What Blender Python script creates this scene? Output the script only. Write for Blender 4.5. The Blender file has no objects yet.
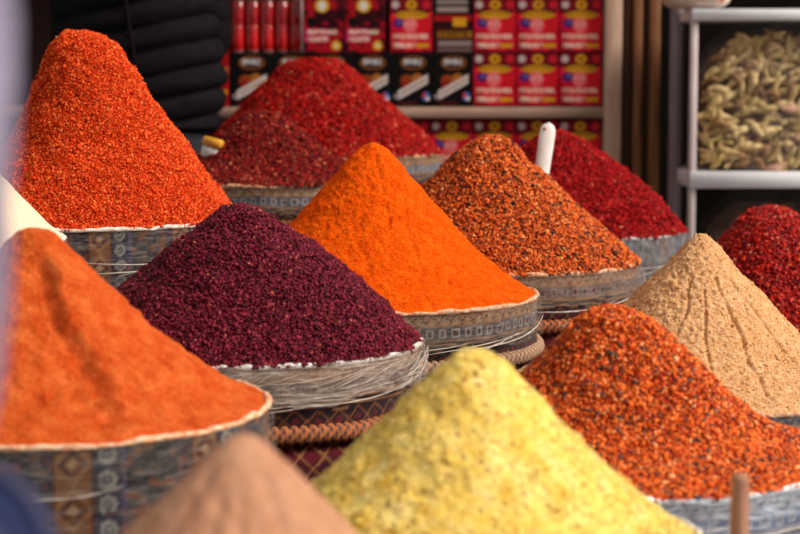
import bpy, math, random
import numpy as np
from mathutils import Vector

random.seed(7)
RNG = np.random.default_rng(11)
scene = bpy.context.scene
COL = scene.collection

# ------------------------------------------------------------------ camera
FOC = 85.0 / 36.0 * 800.0            # focal length in pixels of the 800 x 534 frame
HOR = 70.0                           # image row of the horizon
CAM = Vector((0.0, 0.0, 1.30))
PITCH = math.atan((267.0 - HOR) / FOC)
cam_data = bpy.data.cameras.new('camera')
cam = bpy.data.objects.new('camera', cam_data)
COL.objects.link(cam)
cam.location = CAM
cam.rotation_euler = (math.radians(90) - PITCH, 0, 0)
cam_data.lens = 85.0
cam_data.sensor_width = 36.0
cam_data.clip_start = 0.05
cam_data.dof.use_dof = True
cam_data.dof.focus_distance = 3.35
cam_data.dof.aperture_fstop = 4.8
scene.camera = cam

# ------------------------------------------------------------------ light
world = bpy.data.worlds.new('sky')
scene.world = world
world.use_nodes = True
wn = world.node_tree.nodes
wn['Background'].inputs[0].default_value = (1.0, 0.965, 0.93, 1)
wn['Background'].inputs[1].default_value = 0.43
sun_data = bpy.data.lights.new('sun', 'SUN')
sun = bpy.data.objects.new('sun', sun_data)
COL.objects.link(sun)
sun_data.energy = 4.6
sun_data.angle = math.radians(26)
sun_data.color = (1.0, 0.94, 0.85)
sun.rotation_euler = Vector((1.0, -0.32, 0.84)).to_track_quat('Z', 'Y').to_euler()
sun.location = (6, -3, 7)

scene.view_settings.view_transform = 'Standard'
scene.view_settings.look = 'None'
scene.view_settings.gamma = 1.0
scene.view_settings.use_curve_mapping = False
scene.view_settings.exposure = 0.0

# ------------------------------------------------------------------ helpers
def at(px, py, d):
    """World point seen at image (px, py) at distance d along +Y."""
    v = Vector(((px - 400.0) / FOC, -(py - 267.0) / FOC, -1.0))
    v.rotate(cam.rotation_euler)
    return CAM + v * (d / v.y)

def lin(r, g, b):
    def f(c):
        c = c / 255.0
        return c / 12.92 if c <= 0.04045 else ((c + 0.055) / 1.055) ** 2.4
    return (f(r), f(g), f(b))

def tag(o, label=None, cat=None, group=None, kind=None):
    if label: o['label'] = label
    if cat: o['category'] = cat
    if group: o['group'] = group
    if kind: o['kind'] = kind
    return o

def empty(name, loc, label, cat, group=None):
    o = bpy.data.objects.new(name, None)
    o.empty_display_size = 0.05
    COL.objects.link(o)
    o.location = loc
    return tag(o, label, cat, group)

def mesh_np(name, V, F, mat, parent=None, colors=None, smooth=True, loc=(0, 0, 0)):
    """One mesh object from numpy verts and a list of face arrays (each (n, k))."""
    V = np.asarray(V, dtype=np.float32).reshape(-1, 3)
    if not isinstance(F, (list, tuple)):
        F = [F]
    F = [np.asarray(f, dtype=np.int32) for f in F if len(f)]
    me = bpy.data.meshes.new(name)
    me.vertices.add(len(V))
    me.vertices.foreach_set('co', V.ravel())
    loops = np.concatenate([f.ravel() for f in F])
    sizes = np.concatenate([np.full(len(f), f.shape[1], dtype=np.int32) for f in F])
    starts = np.concatenate([[0], np.cumsum(sizes)[:-1]]).astype(np.int32)
    me.loops.add(len(loops))
    me.loops.foreach_set('vertex_index', loops)
    me.polygons.add(len(sizes))
    me.polygons.foreach_set('loop_start', starts)
    me.polygons.foreach_set('loop_total', sizes)
    me.update(calc_edges=True)
    me.validate()
    if smooth:
        me.polygons.foreach_set('use_smooth', np.ones(len(me.polygons), dtype=bool))
    if colors is not None:
        a = me.color_attributes.new('tint', 'FLOAT_COLOR', 'POINT')
        c = np.ones((len(V), 4), dtype=np.float32)
        c[:, :3] = colors
        a.data.foreach_set('color', c.ravel())
    mats = mat if isinstance(mat, (list, tuple)) else [mat]
    for m in mats:
        me.materials.append(m)
    o = bpy.data.objects.new(name, me)
    COL.objects.link(o)
    o.location = loc
    if parent is not None:
        o.parent = parent
    return o

def grid_faces(nr, nc, wrap=False, base=0):
    """Quads of nr x nc vertices (row-major)."""
    r = np.arange(nr - 1)[:, None]
    if wrap:
        c = np.arange(nc)[None, :]
        c2 = (c + 1) % nc
    else:
        c = np.arange(nc - 1)[None, :]
        c2 = c + 1
    f = np.stack([r * nc + c, r * nc + c2, (r + 1) * nc + c2, (r + 1) * nc + c], -1)
    return f.reshape(-1, 4) + base

def _hash(ix, iy, iz, seed):
    h = (ix * 374761393 + iy * 668265263 + iz * 2147483647 + seed * 974634777) & 0xFFFFFFFF
    h = ((h ^ (h >> 13)) * 1274126177) & 0xFFFFFFFF
    h = h ^ (h >> 16)
    return (h & 0xFFFFFF) / float(0xFFFFFF)

def vnoise(x, y, z, seed=0):
    x, y, z = np.broadcast_arrays(np.asarray(x, float), np.asarray(y, float), np.asarray(z, float))
    ix, iy, iz = np.floor(x).astype(np.int64), np.floor(y).astype(np.int64), np.floor(z).astype(np.int64)
    fx, fy, fz = x - ix, y - iy, z - iz
    fx, fy, fz = [f * f * (3 - 2 * f) for f in (fx, fy, fz)]
    r = 0
    for dx in (0, 1):
        for dy in (0, 1):
            for dz in (0, 1):
                w = (fx if dx else 1 - fx) * (fy if dy else 1 - fy) * (fz if dz else 1 - fz)
                r = r + w * _hash(ix + dx, iy + dy, iz + dz, seed)
    return r * 2 - 1

def fbm(x, y, z, seed=0, octaves=3):
    s, a, t = 0, 1.0, 0
    for k in range(octaves):
        s = s + a * vnoise(x * 2 ** k, y * 2 ** k, z * 2 ** k, seed + k * 17)
        t += a
        a *= 0.55
    return s / t

def tube(points, radii, seg=8, cap=True):
    P = np.asarray(points, float)
    n = len(P)
    R = np.full(n, radii, float) if np.isscalar(radii) else np.asarray(radii, float)
    T = np.gradient(P, axis=0)
    T /= np.linalg.norm(T, axis=1)[:, None] + 1e-12
    up = np.array([0, 0, 1.0]) if abs(T[0][2]) < 0.9 else np.array([1.0, 0, 0])
    V = []
    a = np.linspace(0, 2 * np.pi, seg, endpoint=False)
    prev = None
    for i in range(n):
        s = np.cross(T[i], up if prev is None else prev)
        if prev is not None:
            s = prev - T[i] * np.dot(prev, T[i])
        s /= np.linalg.norm(s) + 1e-12
        prev = s
        b = np.cross(T[i], s)
        V.append(P[i] + R[i] * (np.cos(a)[:, None] * s + np.sin(a)[:, None] * b))
    V = np.concatenate(V)
    F = [grid_faces(n, seg, True)]
    if cap:
        F.append(np.arange(seg)[::-1][None, :])
        F.append((np.arange(seg) + (n - 1) * seg)[None, :])
    return V, F

def join(parts):
    """parts: list of (V, [F...]) -> one (V, [F...])"""
    Vs, Fs, off = [], [], 0
    for V, F in parts:
        V = np.asarray(V, float).reshape(-1, 3)
        Vs.append(V)
        for f in F:
            Fs.append(np.asarray(f) + off)
        off += len(V)
    return np.concatenate(Vs), Fs

def box(x0, x1, y0, y1, z0, z1, b=0.0):
    """Box with bevelled vertical and horizontal edges (b = bevel)."""
    if b <= 0:
        V = np.array([(x, y, z) for z in (z0, z1) for y in (y0, y1) for x in (x0, x1)], float)
        F = np.array([(0, 2, 3, 1), (4, 5, 7, 6), (0, 1, 5, 4), (2, 6, 7, 3), (0, 4, 6, 2), (1, 3, 7, 5)])
        return V, [F]
    rings = []
    def ring(ins, z):
        x_0, x_1, y_0, y_1 = x0 + ins, x1 - ins, y0 + ins, y1 - ins
        c = b
        pts = [(x_0 + c, y_0), (x_1 - c, y_0), (x_1, y_0 + c), (x_1, y_1 - c), (x_1 - c, y_1), (x_0 + c, y_1), (x_0, y_1 - c), (x_0, y_0 + c)]
        return [(p[0], p[1], z) for p in pts]
    for ins, z in ((b, z0), (0, z0 + b), (0, z1 - b), (b, z1)):
        rings += ring(ins, z)
    V = np.array(rings, float)
    F = [grid_faces(4, 8, True), np.arange(8)[::-1][None, :], (np.arange(8) + 24)[None, :]]
    return V, F

def smoothstep(a, b, x):
    t = np.clip((x - a) / (b - a), 0, 1)
    return t * t * (3 - 2 * t)

# ------------------------------------------------------------------ materials
def new_mat(name):
    m = bpy.data.materials.new(name)
    m.use_nodes = True
    nt = m.node_tree
    nt.nodes.clear()
    out = nt.nodes.new('ShaderNodeOutputMaterial')
    p = nt.nodes.new('ShaderNodeBsdfPrincipled')
    nt.links.new(p.outputs[0], out.inputs[0])
    return m, nt, p, out

def noise_node(nt, scale, detail=3, rough=0.6, coord=None):
    n = nt.nodes.new('ShaderNodeTexNoise')
    n.inputs['Scale'].default_value = scale
    n.inputs['Detail'].default_value = detail
    n.inputs['Roughness'].default_value = rough
    if coord is None:
        tc = nt.nodes.new('ShaderNodeTexCoord')
        coord = tc.outputs['Object']
    nt.links.new(coord, n.inputs['Vector'])
    return n

def ramp_node(nt, fac, stops, interp='LINEAR'):
    r = nt.nodes.new('ShaderNodeValToRGB')
    cr = r.color_ramp
    cr.interpolation = interp
    while len(cr.elements) < len(stops):
        cr.elements.new(0.5)
    for e, (p, c) in zip(cr.elements, stops):
        e.position = p
        e.color = (*c, 1)
    nt.links.new(fac, r.inputs['Fac'])
    return r

def bump_node(nt, height, strength, dist, p):
    b = nt.nodes.new('ShaderNodeBump')
    b.inputs['Strength'].default_value = strength
    b.inputs['Distance'].default_value = dist
    nt.links.new(height, b.inputs['Height'])
    nt.links.new(b.outputs[0], p.inputs['Normal'])
    return b

def mat_plain(name, c1, c2=None, scale=20, rough=0.6, bump=0.2, dist=0.002, metal=0.0, spec=0.4, stretch=None):
    m, nt, p, out = new_mat(name)
    coord = None
    if stretch:
        tc = nt.nodes.new('ShaderNodeTexCoord')
        mp = nt.nodes.new('ShaderNodeMapping')
        mp.inputs['Scale'].default_value = stretch
        nt.links.new(tc.outputs['Object'], mp.inputs['Vector'])
        coord = mp.outputs[0]
    n = noise_node(nt, scale, 4, 0.6, coord)
    r = ramp_node(nt, n.outputs['Fac'], [(0.38, c1), (0.62, c2 or c1)])
    nt.links.new(r.outputs[0], p.inputs['Base Color'])
    p.inputs['Roughness'].default_value = rough
    p.inputs['Metallic'].default_value = metal
    p.inputs['Specular IOR Level'].default_value = spec
    if bump:
        bump_node(nt, n.outputs['Fac'], bump, dist, p)
    return m

def mat_powder(name, stops, fine=420, bump=0.6, dist=0.003, coarse=55, mixc=0.45, rough=0.9):
    """Ground spice: colour from fine grain noise plus broad lumps."""
    m, nt, p, out = new_mat(name)
    n1 = noise_node(nt, fine, 4, 0.75)
    n2 = noise_node(nt, coarse, 3, 0.6)
    mx = nt.nodes.new('ShaderNodeMix')
    mx.inputs['Factor'].default_value = mixc
    nt.links.new(n1.outputs['Fac'], mx.inputs['A'])
    nt.links.new(n2.outputs['Fac'], mx.inputs['B'])
    r = ramp_node(nt, mx.outputs['Result'], stops)
    nt.links.new(r.outputs[0], p.inputs['Base Color'])
    p.inputs['Roughness'].default_value = rough
    p.inputs['Specular IOR Level'].default_value = 0.05
    bump_node(nt, n1.outputs['Fac'], bump, dist, p)
    return m

def mat_flakes(name, stops, rough=0.55, spec=0.3, interp='LINEAR', k=1.0):
    stops = [(p, tuple(min(x * k, 0.95) for x in c)) for p, c in stops]
    spec *= 0.4
    rough = max(rough, 0.45)
    m, nt, p, out = new_mat(name)
    g = nt.nodes.new('ShaderNodeNewGeometry')
    r = ramp_node(nt, g.outputs['Random Per Island'], stops, interp)
    nt.links.new(r.outputs[0], p.inputs['Base Color'])
    p.inputs['Roughness'].default_value = rough
    p.inputs['Specular IOR Level'].default_value = spec
    return m

def mat_tint(name, rough=0.8, scale=500, bump=0.5, dist=0.001, spec=0.2, sheen=0.0):
    """Printed or woven surface: colours live in the mesh's 'tint' attribute."""
    m, nt, p, out = new_mat(name)
    a = nt.nodes.new('ShaderNodeAttribute')
    a.attribute_name = 'tint'
    nt.links.new(a.outputs['Color'], p.inputs['Base Color'])
    p.inputs['Roughness'].default_value = rough
    p.inputs['Specular IOR Level'].default_value = spec
    p.inputs['Sheen Weight'].default_value = sheen
    n = noise_node(nt, scale, 3, 0.6)
    bump_node(nt, n.outputs['Fac'], bump, dist, p)
    return m

def mat_film(name, lo, hi, tint=(0.85, 0.83, 0.80), seed=0.0, stretch=(3, 3, 22), scale=6):
    """Clear crumpled plastic film: mostly see-through, glossy, with pale milky streaks that also imitate reflections on its folds."""
    m, nt, p, out = new_mat(name)
    tc = nt.nodes.new('ShaderNodeTexCoord')
    mp = nt.nodes.new('ShaderNodeMapping')
    mp.inputs['Scale'].default_value = stretch
    mp.inputs['Rotation'].default_value = (0.0, 0.25, 0.0)
    mp.inputs['Location'].default_value = (seed, seed * 0.7, 0)
    nt.links.new(tc.outputs['Object'], mp.inputs['Vector'])
    n = noise_node(nt, scale, 5, 0.7, mp.outputs[0])
    n.inputs['Distortion'].default_value = 1.2
    r = ramp_node(nt, n.outputs['Fac'], [(0.40, (lo,) * 3), (0.56, ((lo + hi) / 2,) * 3), (0.68, (hi,) * 3)])
    tr = nt.nodes.new('ShaderNodeBsdfTransparent')
    mix = nt.nodes.new('ShaderNodeMixShader')
    nt.links.new(r.outputs[0], mix.inputs[0])
    nt.links.new(tr.outputs[0], mix.inputs[1])
    nt.links.new(p.outputs[0], mix.inputs[2])
    nt.links.new(mix.outputs[0], out.inputs[0])
    p.inputs['Base Color'].default_value = (*tint, 1)
    p.inputs['Roughness'].default_value = 0.3
    p.inputs['Specular IOR Level'].default_value = 0.4
    bump_node(nt, n.outputs['Fac'], 0.8, 0.006, p)
    return m

M_FABRIC = mat_tint('woven_kilim', 0.9, 700, 0.7, 0.001, 0.1, 0.2)
M_PRINT = mat_tint('printed_carton', 0.5, 40, 0.0, 0.0, 0.12)
M_BRAID = mat_tint('braided_trim', 0.85, 500, 0.6, 0.002)

# ------------------------------------------------------------------ setting
m_floor = mat_plain('paving', lin(105, 100, 95), lin(140, 134, 126), 6, 0.85, 0.4, 0.004)
V, F = box(-3.2, 3.2, -1.0, 7.6, -0.1, 0.0)
tag(mesh_np('floor', V, F, m_floor, smooth=False), kind='structure')
m_wall = mat_plain('dark_wall', lin(26, 18, 16), lin(38, 26, 22), 5, 0.9, 0.3, 0.003)
V, F = box(-3.2, 3.2, 7.45, 7.6, 0, 2.75)
tag(mesh_np('wall_back', V, F, m_wall, smooth=False), kind='structure')
m_ceil = mat_plain('added_ceiling', lin(60, 50, 44), lin(80, 66, 56), 5, 0.9, 0.2, 0.003)
V, F = box(-3.2, 3.2, 6.6, 7.6, 2.6, 2.75)  # unseen ceiling, added to darken the back; front edge cut back for sky light
tag(mesh_np('shade_ceiling', V, F, m_ceil, smooth=False), kind='structure')
V, F = box(2.5, 2.65, 6.6, 7.45, 0, 2.6)
tag(mesh_np('wall_right', V, F, m_wall, smooth=False), kind='structure')
V, F = box(-2.95, -2.8, 6.6, 7.45, 0, 2.6)
tag(mesh_np('wall_left', V, F, m_wall, smooth=False), kind='structure')

# ------------------------------------------------------------------ kilim patterns (metres: u along the sack, v below its rim)
def C(*rgb):
    return np.array(lin(*rgb))

def pick(col, mask, c):
    col[mask] = c
    return col

def kilim_bands(u, v, pal, seed=0):
    """Horizontal bands: zigzag, blocks with medallions, stripes, lattice."""
    u, v = u / 0.72, v / 0.68
    n = u.shape
    col = np.empty(n + (3,))
    col[:] = pal['ground']
    tri = lambda x: np.abs((x % 1.0) * 2 - 1)
    # zigzag border
    m = v < 0.034
    col[m] = pal['cream']
    z = np.abs((v - 0.017) / 0.012 - (tri(u / 0.034) * 2 - 1))
    pick(col, m & (z < 0.45), pal['brown'])
    pick(col, m & (z > 0.9) & (z < 1.25), pal['warm'])
    # medallion band
    m = (v >= 0.034) & (v < 0.078)
    col[m] = pal['blue']
    uu = (u % 0.036) / 0.036 - 0.5
    vv = (v - 0.056) / 0.036
    pick(col, m & (np.abs(vv) > 0.47), pal['warm'])
    d = np.maximum(np.abs(uu) * 1.6, np.abs(vv) * 1.3)
    pick(col, m & (d < 0.45), pal['light'])
    pick(col, m & (d < 0.26), pal['dark'])
    pick(col, m & (np.abs(uu) < 0.06) & (np.abs(vv) < 0.13), pal['red'])
    # thin stripes
    m = (v >= 0.078) & (v < 0.1)
    col[m] = pal['dark']
    pick(col, m & (np.sin(v * 900) > 0.55), pal['warm'])
    # spotted dark band
    m = (v >= 0.1) & (v < 0.148)
    col[m] = pal['dark']
    d = tri(u / 0.05 + 0.25) + tri((v - 0.1) / 0.048)
    pick(col, m & (np.abs(d - 1.0) < 0.10), pal['brown'])
    pick(col, m & (d < 0.45), pal['red'])
    # lower cloth: dark red lattice
    m = (v >= 0.148)
    w = (v - 0.148) % 0.15
    col[m] = pal['red']
    s = tri(u / 0.055) + tri(w / 0.055)
    pick(col, m & (w < 0.11) & (np.abs(s - 1) < 0.12), pal['warm'])
    pick(col, m & (w < 0.11) & (np.abs(s - 0.45) < 0.09), pal['dark'])
    pick(col, m & (w < 0.012), pal['bright'])
    pick(col, m & (w > 0.104) & (w < 0.115), pal['bright'])
    pick(col, m & (w >= 0.115), pal['navy'])
    return col

def kilim_columns(u, v, pal, seed=0):
    """Vertical bands: diamonds on brown, medallions on navy, mottled dark ground."""
    u, v = u / 0.75, v / 0.75
    n = u.shape
    col = np.empty(n + (3,))
    col[:] = pal['ground']
    tri = lambda x: np.abs((x % 1.0) * 2 - 1)
    P = 0.235
    w = u % P
    # mottled dark ground with small motifs
    k = fbm(u * 70, v * 70, 0.0, seed, 2)
    pick(col, k > 0.16, pal['dark'])
    pick(col, (k < -0.28), pal['brown'])
    m = (w > 0.205) & (w < P)
    d = tri(w / 0.03) + tri(v / 0.04)
    pick(col, m & (d < 0.8), pal['navy'])
    pick(col, m & (d < 0.4), pal['red'])
    # brown band with nested diamonds
    m = (w > 0.0) & (w < 0.062)
    col[m] = pal['brown']
    d = np.abs((w - 0.031) / 0.031) + tri(v / 0.074 + 0.1) * 1.25
    pick(col, m & (np.abs(d - 1.05) < 0.17), pal['warm'])
    pick(col, m & (np.abs(d - 0.62) < 0.12), pal['maroon'])
    pick(col, m & (d < 0.30), pal['cream'])
    pick(col, m & ((w < 0.004) | (w > 0.058)), pal['maroon'])
    # navy band with pale round medallions
    m = (w >= 0.066) & (w < 0.105)
    col[m] = pal['navy']
    dd = np.hypot((w - 0.085) / 0.015, ((v % 0.04) - 0.02) / 0.015)
    pick(col, m & (dd < 1.0), pal['light'])
    pick(col, m & (dd < 0.55), pal['blue'])
    pick(col, m & (dd < 0.25), pal['light'])
    m = (w >= 0.109) & (w < 0.116)
    col[m] = pal['violet']
    # horizontal crossing stripe
    m = (v % 0.12 > 0.108) & (w > 0.064)
    pick(col, m & (k > -0.2), pal['maroon'])
    return col

PAL = dict(ground=C(92, 82, 84), cream=C(206, 166, 124), brown=C(150, 88, 52), warm=C(176, 120, 74), blue=C(86, 88, 104), light=C(186, 178, 172),
           dark=C(44, 34, 42), red=C(112, 26, 40), bright=C(160, 24, 44), navy=C(34, 40, 74), violet=C(96, 84, 140), maroon=C(88, 34, 34))
PAL_BLUE = dict(PAL, ground=C(70, 84, 130), cream=C(205, 200, 205), brown=C(60, 62, 100), warm=C(150, 140, 150), blue=C(54, 74, 140), light=C(190, 196, 214),
                dark=C(30, 34, 64), red=C(120, 50, 70))
PAL_GREY = dict(PAL, ground=C(86, 78, 78), cream=C(184, 136, 96), brown=C(110, 66, 40), warm=C(150, 106, 74), blue=C(74, 68, 74), light=C(160, 150, 142), dark=C(38, 30, 34))
PAL_RED = dict(PAL, ground=C(90, 60, 62), blue=C(96, 60, 66), cream=C(190, 150, 118), dark=C(46, 22, 30), light=C(160, 120, 110))

# ------------------------------------------------------------------ spice heaps
def profile(pts):
    p = np.array(pts, float)
    x = p[:, 0] / p[-1, 0]
    y = p[:, 1] / p[-1, 1]
    s = np.linspace(-0.2, 1.2, 561)
    v = np.interp(np.abs(s), x, y)
    v[s > 1] = 1 + (s[s > 1] - 1) * 0.3
    k = np.exp(-0.5 * (np.arange(-24, 25) / 7.0) ** 2)
    k /= k.sum()
    vs = np.convolve(np.pad(v, 24, mode='edge'), k, mode='valid')
    return lambda t: np.interp(t, s, vs)

class Heap:
    def __init__(self, R, H, right, left, apex, seed, lump=(0.004, 22), grain=(0.0012, 160), grooves=(), steps=(), rough_top=0.0):
        self.R, self.H, self.apex, self.seed = R, H, apex, seed
        self.fr, self.fl = profile(right), profile(left)
        self.lump, self.grain, self.grooves, self.steps, self.rough_top = lump, grain, grooves, steps, rough_top

    def point(self, t, th):
        R, H = self.R, self.H
        rr = R * (1 + 0.010 * fbm(np.cos(th) * 3, np.sin(th) * 3, 0, self.seed + 5, 2) + 0.012 * smoothstep(0.8, 1.0, t) * fbm(np.cos(th) * 22, np.sin(th) * 22, 0, self.seed + 6, 3))
        rx, ry = np.cos(th) * rr, np.sin(th) * rr
        x = self.apex[0] + t * (rx - self.apex[0])
        y = self.apex[1] + t * (ry - self.apex[1])
        w = (1 + np.cos(th)) / 2
        dy = self.fr(t) * w + self.fl(t) * (1 - w)
        z = H * (1 - dy)
        a, f = self.lump
        ga, gf = self.grain
        edge = 1 - smoothstep(0.93, 1.0, t)
        d = a * fbm(x * f, y * f, z * f, self.seed, 3)
        d = d * (1 + self.rough_top * (1 - smoothstep(0.1, 0.4, t)))
        d = d + ga * fbm(x * gf, y * gf, z * gf, self.seed + 3, 2)
        for (th0, wob, width, depth, t0, t1) in self.grooves:
            c = th0 + wob * fbm(t * 4, 0.0, th0 * 7, self.seed + 9, 2)
            dd = ((th - c + np.pi) % (2 * np.pi) - np.pi) * np.maximum(t, 0.05) * R
            amp = smoothstep(t0, t0 + 0.06, t) * (1 - smoothstep(t1 - 0.1, t1, t))
            amp = amp * (0.65 + 0.5 * vnoise(t * 30, th0 * 5, 0, self.seed))
            d = d - 0.5 * depth * amp * (np.exp(-(dd / width) ** 2) - 0.35 * np.exp(-((dd - 2.2 * width) / (1.4 * width)) ** 2))
        for (th0, slope, wob, width, height, fade) in self.steps:
            c = th0 + slope * t + wob * fbm(t * 5, 1.0, th0 * 7, self.seed + 19, 3)
            dd = ((th - c + np.pi) % (2 * np.pi) - np.pi)
            s = smoothstep(-width / np.maximum(t * R, 0.02), width / np.maximum(t * R, 0.02), dd)
            d = d - height * (1 - s) * np.exp(-np.maximum(-dd, 0) / fade) * smoothstep(0.08, 0.25, t) * (1 - smoothstep(0.7, 0.97, t))
        d = d * (0.25 + 0.75 * edge)
        nx, ny = np.cos(th) * 0.7, np.sin(th) * 0.7
        x = x + nx * d
        y = y + ny * d
        z = z + 0.72 * d
        return np.stack([x, y, z], -1)

def build_heap(name, hp, loc, mat, label, cat, nr=190, nt=520, flakes=None):
    if not flakes or flakes[0] == 'spice_bits':
        nr, nt = 280, 800
    """Solid cone of spice (own mesh) plus, where the photo shows flakes, a child of loose flakes."""
    t = np.linspace(0, 1, nr) ** 0.9
    th = np.linspace(0, 2 * np.pi, nt, endpoint=False)
    T, TH = np.meshgrid(t[1:], th, indexing='ij')
    P = hp.point(T, TH).reshape(-1, 3)
    top = hp.point(np.array([0.0]), np.array([0.0])).reshape(-1, 3)
    top[0] = [hp.apex[0], hp.apex[1], P[:nt, 2].mean() + 0.001]
    low = P[-nt:].copy(); low[:, 2] = -0.035; low[:, :2] *= 0.95
    bot = np.array([[0, 0, -0.04]])
    V = np.concatenate([P, low, bot, top])
    n = nr - 1
    F4 = grid_faces(n + 1, nt, True)
    ib, it = (n + 1) * nt, (n + 1) * nt + 1
    a = np.arange(nt)
    F3 = np.concatenate([np.stack([np.full(nt, it), a, (a + 1) % nt], -1)[:, [0, 1, 2]],
                         np.stack([np.full(nt, ib), n * nt + (a + 1) % nt, n * nt + a], -1)])
    o = mesh_np(name, V, [F4[:, ::-1], F3], mat, None, loc=loc)
    tag(o, label, cat)
    if flakes:
        fn, cnt, size, aspect, flat, fm, lift = flakes
        rng = np.random.default_rng(hp.seed + 100)
        u = np.sqrt(rng.random(cnt)) * 1.012
        thh = rng.random(cnt) * 2 * np.pi
        P0 = hp.point(u, thh)
        e = 0.01
        P1 = hp.point(np.clip(u - e, 0, 1.1), thh) - P0
        P2 = hp.point(u, thh + e) - P0
        N = np.cross(P1, P2)
        N /= np.linalg.norm(N, axis=1)[:, None] + 1e-9
        N[N[:, 2] < 0] *= -1
        N = N + rng.normal(0, 0.42, N.shape)
        N /= np.linalg.norm(N, axis=1)[:, None]
        A = rng.normal(0, 1, N.shape)
        A -= N * (A * N).sum(1)[:, None]
        A /= np.linalg.norm(A, axis=1)[:, None]
        B = np.cross(N, A)
        s = size * rng.lognormal(0, 0.32, cnt)
        la = s * aspect
        lb = s
        ln = s * flat
        q = rng.random((cnt, 4)) * 0.5 + 0.75
        c = P0 + N * (lift * size * rng.random(cnt))[:, None]
        v0 = c + A * (la * 0.5 * q[:, 0])[:, None] + B * (lb * 0.12)[:, None]
        v1 = c - A * (la * 0.3 * q[:, 1])[:, None] + B * (lb * 0.5 * q[:, 1])[:, None]
        v2 = c - A * (la * 0.35 * q[:, 2])[:, None] - B * (lb * 0.5 * q[:, 2])[:, None]
        v3 = c + N * (ln * q[:, 3])[:, None]
        VV = np.stack([v0, v1, v2, v3], 1).reshape(-1, 3)
        k = np.arange(cnt)[:, None] * 4
        FF = np.concatenate([k + np.array([[0, 1, 3]]), k + np.array([[1, 2, 3]]), k + np.array([[2, 0, 3]]), k + np.array([[0, 2, 1]])])
        ch = mesh_np(fn, VV, [FF], fm, o, smooth=False)
        ch['kind'] = 'stuff'
    return o

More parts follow.
